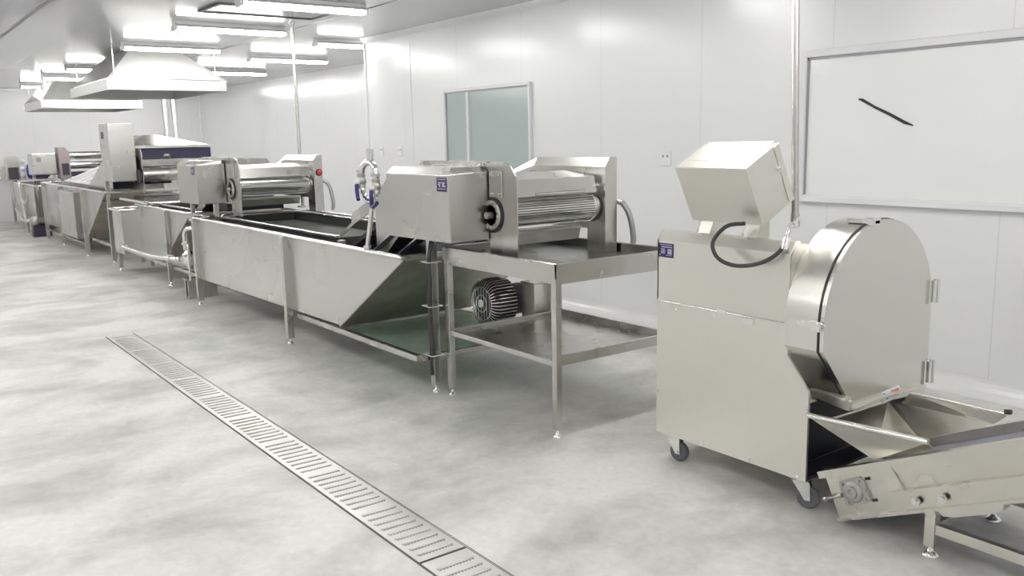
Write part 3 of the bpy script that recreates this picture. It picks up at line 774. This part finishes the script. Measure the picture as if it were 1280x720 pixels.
# lift conveyor rising out of the tank
zz = lambda x: .885 + (x + 6.21)*.52
m = MB().prism_y([(-6.23, .862), (-5.955, .995), (-5.64, 1.115), (-5.34, 1.26), (-5.34, 1.40), (-5.60, 1.22), (-5.985, 1.072), (-6.0, 1.0), (-6.23, .885)], 2.948, 2.954)
m.prism_y([(-5.53, .835), (-5.53, 1.20), (-5.33, 1.36), (-4.985, 1.40), (-4.985, 1.14), (-5.38, .835)], 2.905, 2.911)
m.build('lift_side_plate', 'steel', T1, bevel=.001)
m = MB().prism_y([(-6.23, .862), (-5.955, .995), (-5.64, 1.115), (-5.11, 1.31), (-5.11, 1.41), (-5.60, 1.22), (-5.985, 1.072), (-6.23, .885)], 3.70, 3.706)
m.build('lift_side_plate', 'steel', T1)
m = MB().bar((-5.53, 2.895, .842), (-4.98, 2.895, 1.13), .045, .01).bar((-5.24, 2.93, .842), (-4.94, 2.93, .99), .04, .01)
m.build('support_strip', 'bright', T1)
lb = MB()
lb.sheet([(-6.2, 2.996, .76), (-6.2, 3.64, .76), (-5.06, 3.64, 1.25), (-5.06, 2.996, 1.25)], -.03)
n = 16
for i in range(n):
    x = -6.15 + i*1.05/n; z = .76 + (x + 6.2)*.43
    lb.box(x - .006, x + .006, 3.0, 3.636, z - .005, z + .02)
lb.build('lift_belt', 'castdark', T1)
MB().box(-6.165, -6.11, 2.90, 2.947, .795, .862).build('belt_bearing', 'cast', T1, bevel=.004)
m = MB().tube([(-4.66, 2.815, .25), (-4.672, 2.81, .5), (-4.665, 2.808, .72), (-4.655, 2.80, .86), (-4.64, 2.81, .985)], .013, 10).tube([(-4.69, 2.815, .12), (-4.69, 2.81, .5), (-4.68, 2.80, .8), (-4.60, 2.80, .98)], .009, 8)
tag(m.build('cable_bundle', 'cable'), 'black cables strapped to the steel post beside the tray table', 'cable')
for z, lab in ((.85, 'uppermost thin white tie round the cables and post'), (.57, 'middle thin white tie round the cables and post'), (.255, 'lowest thin white tie round the cables and post')):
    m = MB(); ring_rect(m, -4.734, -4.638, 2.786, 2.88, .003, z, 6)
    tag(m.build('cable_tie', 'white'), lab, 'cable tie', 'white ties round the cables')

# ------------------------------------------------------------------ valve assembly
v = thing('valve_assembly', 'chrome pipe loop with two blue-handled ball valves, standing on the rim of the long tank', 'valve', (-5.28, 2.75, .88))
q = MB().cyl((-5.275, 2.70, .9), (-5.235, 2.74, 1.24), .016, 16).cyl((-5.275, 2.70, .895), (-5.275, 2.70, .912), .026, 16)
q.build('stand_pipe', 'bright', v)
q = MB()
q.tube([(-5.225, 2.75, 1.24), (-5.215, 2.75, 1.30), (-5.205, 2.75, 1.39), (-5.235, 2.75, 1.445), (-5.30, 2.75, 1.462), (-5.375, 2.75, 1.44), (-5.415, 2.75, 1.38), (-5.42, 2.75, 1.33), (-5.40, 2.75, 1.26), (-5.35, 2.75, 1.215), (-5.27, 2.75, 1.205), (-5.235, 2.75, 1.215)], .022, 12)
q.cyl((-5.275, 2.75, 1.46), (-5.268, 2.75, 1.55), .02, 16)
for z in (1.475, 1.50, 1.525): q.cyl((-5.272, 2.75, z), (-5.271, 2.75, z + .015), .026, 16)
q.build('pipe_loop', 'chrome', v)
for x, z in ((-5.418, 1.33), (-5.212, 1.30)):
    q = MB()
    q.lathe((x, 2.75, z - .045), (0, 0, 1), [(0, .028), (.02, .03), (.025, .024), (.035, .034), (.065, .034), (.075, .024), (.08, .03), (.1, .028)], 16)
    q.build('valve_body', 'cast', v)
MB().cyl((-5.208, 2.75, 1.37), (-5.208, 2.75, 1.39), .032, 14).cyl((-5.20, 2.75, 1.38), (-5.13, 2.74, 1.385), .006, 8).build('pipe_union', 'cast', v)
MB().cyl((-5.418, 2.75, 1.395), (-5.418, 2.75, 1.41), .03, 14).build('pipe_union', 'cast', v)
MB().tube([(-5.40, 2.705, 1.315), (-5.39, 2.70, 1.28), (-5.372, 2.695, 1.235), (-5.355, 2.69, 1.215)], .014, 8).build('valve_handle', 'valveblue', v, label='blue lever handle')
MB().tube([(-5.195, 2.705, 1.28), (-5.19, 2.70, 1.24), (-5.178, 2.695, 1.18), (-5.14, 2.69, 1.18), (-5.09, 2.69, 1.205)], .013, 8).build('valve_handle', 'valveblue', v, label='blue lever handle bent at the end')
for x, z in ((-5.405, 1.325), (-5.198, 1.295)):
    MB().lathe((x, 2.725, z), (0, -1, 0), [(0, .016), (.03, .016), (.034, .008)], 12).build('valve_nut', 'white', v)

# ------------------------------------------------------------------ blower under the table
b = thing('ring_blower', 'round finned ring blower with wire guard, seen below the tray table top', 'blower', (-4.95, 3.5, .25))
bx, bz, by = -4.95, .475, 3.40
m = MB()
N = 44
for i in range(N):
    t = 2*PI*i/N; d = Vector((math.cos(t), 0, math.sin(t))); tg = Vector((-math.sin(t), 0, math.cos(t)))
    P = Vector((bx, 0, bz))
    a = [P + d*r_ + tg*s*.0028 + Vector((0, y, 0)) for s in (-1, 1) for r_, y in ((.11, by + .0), (.125, by - .014), (.158, by - .002), (.176, by + .03), (.176, by + .17), (.10, by + .17))]
    m.loft([a[:6], a[6:]])
m.build('cooling_fin', 'chrome', b)
MB().lathe((bx, by + .01, bz), (0, 1, 0), [(.02, .1), (.015, .135), (.04, .155), (.18, .155)], 36).build('blower_casing', 'castdark', b)
m = MB()
for rad in (.118, .060): 
    m.tube([Vector((bx + rad*math.cos(2*PI*i/32), by - .012, bz + rad*math.sin(2*PI*i/32))) for i in range(33)], .0028, 6, smooth_path=False)
for i in range(-3, 4):
    x = i*.032; hgt = math.sqrt(max(0, .116**2 - x*x)); m.cyl((bx + x, by - .014, bz - hgt), (bx + x, by - .014, bz + hgt), .0022, 6)
m.build('wire_guard', 'bright', b)
MB().lathe((bx, by - .016, bz), (0, -1, 0), [(0, .028), (.006, .028), (.010, .02)], 20).build('guard_hub', 'white', b)
MB().cyl((bx, by + .02, bz), (bx, by + .04, bz), .128, 32).build('fan_cover', 'navy', b)
MB().cyl((bx, by + .18, bz), (bx, by + .32, bz), .11, 28).build('motor', 'castdark', b)
m = MB().box(bx - .11, bx + .11, by + .03, by + .06, .2515, .36).box(bx - .11, bx + .11, by + .13, by + .16, .2515, .36).box(bx - .13, bx + .13, by + .0, by + .30, .2515, .262)
m.build('blower_foot', 'cast', b)
bb = thing('terminal_box', 'grey steel box right of the ring blower, under the tray table', 'box', (-4.70, 3.7, .25))
MB().box(-4.77, -4.625, 3.60, 3.775, .2515, .62).build('box_shell', 'warm', bb, bevel=.004)
MB().box(-4.775, -4.62, 3.595, 3.779, .62, .63).build('box_cover', 'steel', bb, bevel=.002)

# ------------------------------------------------------------------ short wash tank with overflow box
T2 = wash_tank('shorter wash tank with an overflow box at its left end, behind the long tank', -11.75, -9.62, 2.83, 3.85, .875, .25, -10.7, (-11.6, -10.0, 3.05, 3.70))
m = MB().box(-9.60, -9.08, 2.815, 2.835, .80, .884).box(-9.60, -9.08, 3.85, 3.87, .80, .884).box(-9.10, -9.06, 2.835, 3.85, .80, .884)
m.build('end_deck', 'tank', T2)
m = MB(); t = .006
X0_, X1_, Y0_, Y1_, Z0_, Z1_ = -12.2, -11.72, 2.62, 3.4, .26, .80
m.box(X0_, X1_, Y0_, Y0_ + t, Z0_, Z1_).box(X1_ - t, X1_, Y0_ + t, Y1_, Z0_, Z1_).box(X0_, X0_ + t, Y0_ + t, Y1_, Z0_, Z1_).box(X0_, X1_, Y1_ - t, Y1_, Z0_, Z1_).box(X0_, X1_, Y0_, Y1_, Z0_ - t, Z0_)
m.build('overflow_box', 'tank', T2)
m = MB(); ring_rect(m, X0_ - .02, X1_ + .01, Y0_ - .02, Y1_, .018, .81); m.build('overflow_rim', 'bright', T2)
m = MB().prism_y([(-12.55, .90), (-11.3, .90), (-11.3, .93), (-12.55, .93)], 2.80, 2.86)
m.build('upper_rail', 'bright', T2, bevel=.004)
for x, y in ((-12.16, 2.66), (-10.42, 2.80), (-12.16, 3.75), (-10.42, 3.80), (-9.12, 3.8)): add_leg(x, y, .80 if x < -12 and y < 3 else .86, T2, .045)
m = MB()
for y in (2.84, 3.80): m.box(-12.14, -9.55 if y < 3 else -9.1, y - .015, y + .015, .20, .235)
m.box(-9.56, -9.53, 2.855, 3.785, .20, .235)
m.build('lower_frame', 'steel', T2)
MB().prism_y([(-9.95, .88), (-9.60, 1.05), (-9.60, .95), (-9.85, .84)], 3.0, 3.006).build('lift_side_plate', 'steel', T2)
MB().prism_y([(-10.2, .88), (-9.64, 1.12), (-9.64, 1.0), (-10.1, .84)], 3.72, 3.726).build('lift_side_plate', 'steel', T2)
m = MB().sheet([(-10.1, 3.01, .80), (-10.1, 3.71, .80), (-9.2, 3.71, 1.15), (-9.2, 3.01, 1.15)], .03)
m.build('lift_belt', 'castdark', T2)
m = MB().box(-9.44, -9.40, 2.795, 2.83, .892, 1.008)
m.build('box_post', 'steel', T2)
MB().box(-8.90, -8.85, 2.86, 2.90, .88, 1.012).build('box_post', 'steel', T1)
MB().box(-9.35, -8.95, 3.02, 3.62, .92, 1.0).build('drip_tray', 'castdark', T1)
# pump with pipe
p = thing('water_pump', 'small chrome pump with a bent pipe, beside the sloping end of the shorter tank', 'pump', (-9.35, 2.70, 0))
m = MB().lathe((-9.40, 2.66, .42), (0, 1, 0), [(0, .02), (0, .05), (.03, .06), (.035, .10), (.085, .11), (.09, .06), (.12, .055)], 28)
m.build('pump_casing', 'chrome', p)
m = MB().lathe((-9.40, 2.78, .42), (0, 1, 0), [(0, .055), (.0, .072), (.24, .072), (.25, .03)], 24)
m.build('pump_motor', 'cast', p)
m = MB().box(-9.48, -9.32, 2.66, 3.0, .20, .215).box(-9.46, -9.43, 2.68, 2.98, .0, .2).box(-9.37, -9.34, 2.68, 2.98, .0, .2).box(-9.44, -9.36, 2.80, 2.98, .215, .36)
m.build('pump_stand', 'steel', p)
m = MB().tube([(-9.40, 2.64, .42), (-9.62, 2.60, .41), (-9.9, 2.585, .395), (-10.3, 2.575, .375), (-10.75, 2.57, .37), (-11.2, 2.57, .37), (-11.55, 2.575, .37), (-11.62, 2.59, .37), (-11.64, 2.63, .37)], .027, 12)
m.cyl((-9.66, 2.598, .409), (-9.60, 2.604, .411), .042, 14)
m.build('suction_pipe', 'bright', p)
m = MB().tube([(-9.40, 2.70, .52), (-9.40, 2.70, .63), (-9.385, 2.70, .70), (-9.31, 2.72, .745), (-9.18, 2.76, .745), (-9.05, 2.78, .745)], .024, 12).tube([(-9.33, 2.68, .60), (-9.27, 2.68, .60), (-9.25, 2.68, .55), (-9.25, 2.68, .35), (-9.25, 2.68, .21)], .012, 10)
m.cyl((-9.40, 2.70, .57), (-9.40, 2.70, .595), .038, 14)
m.build('delivery_pipe', 'chrome', p)

# ------------------------------------------------------------------ filmed wash tank further back
T3 = wash_tank('filmed stainless wash tank with a raised side box, third in the row', -17.75, -12.90, 2.70, 3.85, .99, .24, -14.3, None, 'film')
for x in (-17.6, -16.1, -14.25): add_leg(x, 2.675, .96, T3, .06); add_leg(x, 3.8, .96, T3, .05)
m = MB().box(-15.75, -14.55, 2.60, 2.70, .235, .93)
m.build('side_box', 'steel', T3, bevel=.004)
MB().box(-17.5, -14.3, 2.69, 2.72, .14, .165).box(-14.3, -13.0, 2.76, 2.80, .22, .26).box(-14.3, -13.0, 3.7, 3.74, .22, .26).box(-13.05, -13.0, 2.80, 3.70, .22, .26).build('lower_frame', 'steel', T3)
m = MB().prism_y([(-14.6, .985), (-13.15, 1.50), (-12.95, 1.50), (-12.95, 1.0), (-13.4, .985)], 2.82, 2.826)
m.build('lift_side_plate', 'steel', T3)
MB().prism_y([(-14.6, .985), (-13.15, 1.48), (-12.95, 1.48), (-12.95, 1.0)], 3.60, 3.606).build('lift_side_plate', 'steel', T3)
MB().sheet([(-14.6, 2.83, .98), (-14.6, 3.6, .98), (-13.0, 3.6, 1.45), (-13.0, 2.83, 1.45)], .03).build('lift_belt', 'castdark', T3)
add_leg(-12.95, 2.75, 1.14, T3, .05, name='end_post')

U3 = thing('roller_unit', 'third roller machine with a tall upright grey drive cabinet', 'roller machine', (-12.5, 3.2, .96))
MB().box(-12.90, -12.40, 2.70, 3.02, 1.14, 1.90).build('drive_cabinet', 'steel', U3, bevel=.01, label='tall pale cabinet')
MB().box(-12.80, -12.66, 2.697, 2.699, 1.70, 1.79).build('cabinet_label', 'castdark', U3)
MB().prism_y([(-12.86, 1.0), (-12.86, 1.56), (-12.3, 1.56), (-12.24, 1.50), (-12.24, .96), (-12.45, .96), (-12.5, 1.0)], 3.05, 3.06).build('near_side_plate', 'steel', U3)
MB().prism_y([(-12.5, 1.0), (-12.5, 1.36), (-12.3, 1.36), (-12.24, 1.32), (-12.24, .96), (-12.45, .96), (-12.48, 1.0)], 3.85, 3.95).build('far_side_plate', 'steel', U3)
MB().box(-12.28, -12.26, 3.07, 3.85, 1.33, 1.42).sheet([(-12.26, 3.07, 1.10), (-12.26, 3.85, 1.10), (-12.32, 3.85, 1.0), (-12.32, 3.07, 1.0)], .003).build('roller_cover', 'bright', U3)
MB().cyl((-12.36, 3.07, 1.22), (-12.36, 3.85, 1.22), .095, 24).build('roller', 'steel', U3)
MB().box(-12.86, -12.3, 3.07, 3.84, .94, .97).build('drip_tray', 'bright', U3)
MB().lathe((-12.34, 3.04, 1.20), (0, -1, 0), [(0, .09), (.02, .09), (.02, .05)], 20).build('end_bearing', 'castdark', U3)
MB().prism_z([(-12.86, 3.06), (-12.3, 3.06), (-12.3, 3.95), (-12.86, 3.95)], .60, .93).build('drip_apron', 'inner', U3)
MB().box(-12.86, -12.81, 3.08, 3.12, 0, .60).box(-12.86, -12.81, 3.88, 3.92, 0, .60).box(-12.38, -12.33, 3.08, 3.12, 0, .62).box(-12.38, -12.33, 3.88, 3.92, 0, .62).build('support_frame', 'steel', U3)
# white sheet
m = MB().sheet([(-16.9, 2.9, 1.03), (-16.9, 3.5, 1.27), (-14.9, 3.35, 1.20), (-14.7, 2.9, 1.03)], .01)
for q_ in range(4):
    m.bar((-16.6 + q_*.45, 2.95, 1.06), (-16.3 + q_*.4, 3.35, 1.22), .03, .02)
tag(m.build('cover_sheet', 'sheetwhite'), 'white plastic sheet lying over the filmed tank, left of the tall cabinet', 'sheet')

# far roller unit 4
U4 = thing('roller_unit', 'fourth roller machine with a square grey box, near the end wall', 'roller machine', (-18.6, 3.2, .98))
MB().box(-19.2, -18.70, 2.70, 3.13, 1.09, 1.50).build('drive_box', 'steel', U4, bevel=.02)
MB().box(-18.697, -18.69, 2.78, 2.86, 1.34, 1.42).build('box_label', 'socket', U4)
MB().prism_x([(3.14, 1.0), (3.14, 1.60), (3.26, 1.60), (3.33, 1.50), (3.33, 1.0)], -18.9, -18.55).build('near_side_plate', plain('film_pink', (.36, .31, .31), .35, .7), U4)
MB().prism_x([(3.18, 1.08), (3.18, 1.3), (3.30, 1.3), (3.30, 1.08)], -18.549, -18.54).build('shaft_opening', 'castdark', U4)
MB().cyl((-18.7, 3.33, 1.44), (-18.7, 4.25, 1.44), .075, 20).build('roller', 'steel', U4)
MB().cyl((-18.7, 3.33, 1.26), (-18.7, 4.25, 1.26), .07, 20).build('lower_roller', 'bright', U4)
MB().box(-18.75, -18.6, 3.33, 4.25, 1.05, 1.14).build('roller_tray', 'castdark', U4)
MB().box(-19.0, -18.55, 4.25, 4.36, .95, 1.6).build('far_housing', 'steel', U4)
MB().box(-19.15, -19.10, 2.75, 2.80, .925, 1.09).box(-18.80, -18.75, 3.05, 3.10, .925, 1.09).box(-18.95, -18.90, 4.27, 4.32, 0, .96).build('support_frame', 'steel', U4)
# elevator gusset behind cabinet is part of tank 3; rounded cap
# far tank 4 and unit 5
T4 = wash_tank('small wash tank at the far left against the end wall', -21.7, -18.35, 2.72, 3.8, .90, .27, -18.9, None)
for x in (-21.6, -20.0, -18.6): add_leg(x, 2.69, .88, T4, .05)
MB().box(-21.6, -18.6, 3.0, 3.7, .10, .16).box(-21.6, -21.5, 3.0, 3.7, 0, .10).box(-18.7, -18.6, 3.0, 3.7, 0, .10).build('base_plinth', 'steel', T4)
g = thing('guard_rail', 'bent bright steel pipe railing beside the small far tank', 'railing', (-19.5, 2.5, 0))
MB().tube([(-19.0, 2.55, .18), (-19.0, 2.52, .6), (-19.0, 2.50, .93), (-19.0, 2.55, .99), (-18.6, 3.0, 1.0), (-18.2, 3.1, 1.0)], .028, 10).build('upper_pipe', 'bright', g)
MB().tube([(-20.6, 2.6, .38), (-20.0, 2.55, .33), (-19.0, 2.5, .25), (-18.6, 2.5, .27), (-18.2, 2.52, .3)], .03, 10).build('lower_pipe', 'bright', g)
MB().tube([(-19.0, 2.51, .70), (-18.7, 2.5, .60), (-18.4, 2.5, .62), (-18.3, 2.52, .75)], .02, 10).build('middle_pipe', 'bright', g)
MB().cyl((-19.0, 2.55, 0), (-19.0, 2.55, .2), .03, 10).cyl((-18.3, 2.52, 0), (-18.3, 2.52, .3), .025, 10).build('rail_post', 'steel', g)
p = thing('water_pump', 'small far pump on the floor below the bent railing', 'pump', (-18.1, 2.6, 0))
MB().lathe((-18.05, 2.5, .28), (0, 1, 0), [(0, .04), (.0, .08), (.04, .10), (.1, .10), (.1, .07), (.3, .07)], 20).build('pump_casing', 'cast', p)
MB().box(-18.15, -17.95, 2.5, 2.8, 0, .2).build('pump_stand', 'castdark', p)

U5 = thing('drive_unit', 'farthest grey hooded drive unit with a dark opening, above the small far tank', 'machine', (-21.6, 2.9, .90))
MB().prism_x([(2.60, .925), (2.63, 1.38), (2.67, 1.44), (2.82, 1.44), (2.86, 1.38), (2.86, .925)], -21.9, -21.45).build('drive_hood', 'steel', U5, bevel=.01)
MB().box(-21.448, -21.44, 2.64, 2.83, .95, 1.20).build('opening', 'castdark', U5)
MB().box(-21.9, -21.85, 2.5, 2.59, .925, 1.22).build('guard_plate', 'steel', U5)
for z in (1.02, 1.16, 1.32):
    MB().lathe((-21.5, 2.91, z), (1, 0, 0), [(0, .02), (.02, .055), (.06, .055), (.08, .02)], 16).build('indicator', 'white', U5, label='round white fitting')
mo = thing('electric_motor', 'small blue electric motor between the two farthest drive boxes', 'motor', (-21.0, 3.4, .95))
MB().lathe((-21.3, 2.96, 1.12), (0, 1, 0), [(0, .06), (.02, .14), (.42, .14), (.45, .09)], 24).build('motor_body', 'motorblue', mo)
MB().box(-21.42, -21.18, 3.0, 3.34, .925, 1.0).build('motor_foot', 'castdark', mo)

# ------------------------------------------------------------------ covered machine behind cabinet, with lid hood and ducts
F = thing('covered_fryer', 'wide machine with a dark navy side and a low grey lid, behind the tall cabinet', 'machine', (-17.0, 4.6, 0))
MB().box(-17.6, -16.5, 3.92, 5.34, 1.02, 1.555).build('machine_body', 'navy', F, bevel=.01)
def rc(a, b_, c_, d_, z): return [(a, c_, z), (b_, c_, z), (b_, d_, z), (a, d_, z)]
MB().loft([rc(-17.7, -16.45, 3.88, 5.30, 1.556), rc(-17.7, -16.45, 3.88, 5.30, 1.60), rc(-17.6, -16.9, 4.30, 4.50, 1.79)]).build('lid', 'steel', F, bevel=.004)
MB().box(-16.49, -16.46, 3.92, 5.3, .95, 1.02).build('side_rail', 'steel', F)
MB().box(-17.55, -16.52, 3.94, 5.3, .45, 1.02).build('lower_casing', 'inner', F)
for x in (-17.5, -16.6):
    for y in (4.0, 5.2): MB().box(x - .04, x + .04, y - .04, y + .04, 0, .45).build('leg', 'steel', F)
for y, lab in ((5.00, 'left one of the pair of vertical steel ducts behind the near hood'), (5.17, 'right one of the pair of vertical steel ducts behind the near hood')):
    o = MB().cyl((-18.0, y, 0), (-18.0, y, ZC - .001), .058, 24).lathe((-18.0, y, 0), (0, 0, 1), [(0, .08), (.02, .08), (.03, .058)], 24).build('vertical_duct', 'bright')
    tag(o, lab, 'duct')

# splash guard panel behind unit 2
m = MB().prism_y([(-11.6, .91), (-11.6, 1.36), (-11.5, 1.43), (-9.80, 1.43), (-9.69, 1.39), (-9.85, 1.32), (-10.1, .91)], 3.78, 3.79)
sg = m.build('splash_guard', 'steel', T2)

# grey conduit in the recess, switches
m = MB().tube([(-9.25, 3.965, ZC - .001), (-9.245, 3.965, 2.4), (-9.255, 3.965, 1.9), (-9.25, 3.965, 1.47)], .018, 12)
m.cyl((-9.25, 3.965, ZC - .012), (-9.25, 3.965, ZC - .001), .035, 16).cyl((-9.25, 3.965, .91), (-9.25, 3.965, 1.48), .018, 12)
m.box(-9.29, -9.21, 3.92, 3.985, .89, .91)
tag(m.build('conduit_pipe', 'steel'), 'thin grey conduit dropping from the ceiling behind the second roller machine', 'pipe')

def switch(x, z, w, lab):
    y = YB
    s = thing('wall_switch', lab, 'wall socket', (x, y, z - .06))
    MB().box(x - w, x + w, y - .010, y - .0005, z - .06, z + .06).build('cover_plate', 'white', s, bevel=.004)
    for k in (-.4, .4): MB().box(x + k*w - .008, x + k*w + .008, y - .012, y - .010, z + .01, z + .03).build('socket_hole', 'socket', s)
switch(-5.10, 1.41, .06, 'white wall switch plate between the near roller machine and the cutter')
switch(-9.49, 1.47, .06, 'white wall switch plate just left of the tinted window')
switch(-9.95, 1.47, .05, 'faint white wall switch plate nearest the wall corner, above the valve loop')

# black strip on the right window
m = MB()
P = [(-3.372, 1.806), (-3.345, 1.80), (-3.25, 1.748), (-3.15, 1.702), (-3.05, 1.650), (-2.99, 1.628)]
th = [.004, .010, .009, .010, .011, .004]
y = YB - .0125
m.loft([[(x, yy, z + t), (x, yy, z - t)] if 0 else [(x, y - .006, z + t), (x, y, z + t), (x, y, z - t), (x, y - .006, z - t)] for (x, z), t in zip(P, th) for yy in (y,)])
tag(m.build('black_strip', 'mark'), 'thin black strip stuck at a slant on the large right window', 'strip')

# ------------------------------------------------------------------ camera
cam = bpy.data.cameras.new('camera'); co = bpy.data.objects.new('camera', cam); col.objects.link(co)
yaw, pitch, roll = (math.radians(a) for a in (53.57, 9.66, -1.174))
fw = Vector((-math.sin(yaw)*math.cos(pitch), math.cos(yaw)*math.cos(pitch), -math.sin(pitch)))
rt = Vector((math.cos(yaw), math.sin(yaw), 0)); up = rt.cross(fw)
c_, s_ = math.cos(roll), math.sin(roll)
rt, up = rt*c_ + up*s_, up*c_ - rt*s_
mat = Matrix((rt, up, -fw)).transposed().to_4x4(); mat.translation = (0, 0, 1.6)
co.matrix_world = mat
cam.sensor_fit = 'HORIZONTAL'; cam.sensor_width = 36; cam.lens = 36*1100/1280; cam.clip_start = .05; cam.clip_end = 100
sc_ = bpy.context.scene; sc_.camera = co
w = bpy.data.worlds.new('world'); sc_.world = w; w.use_nodes = True
w.node_tree.nodes['Background'].inputs[0].default_value = (.8, .85, .9, 1); w.node_tree.nodes['Background'].inputs[1].default_value = .05
sc_.view_settings.view_transform = 'Standard'; sc_.view_settings.look = 'None'; sc_.view_settings.gamma = 1
sc_.view_settings.use_curve_mapping = False
sc_.view_settings.exposure = 0.07
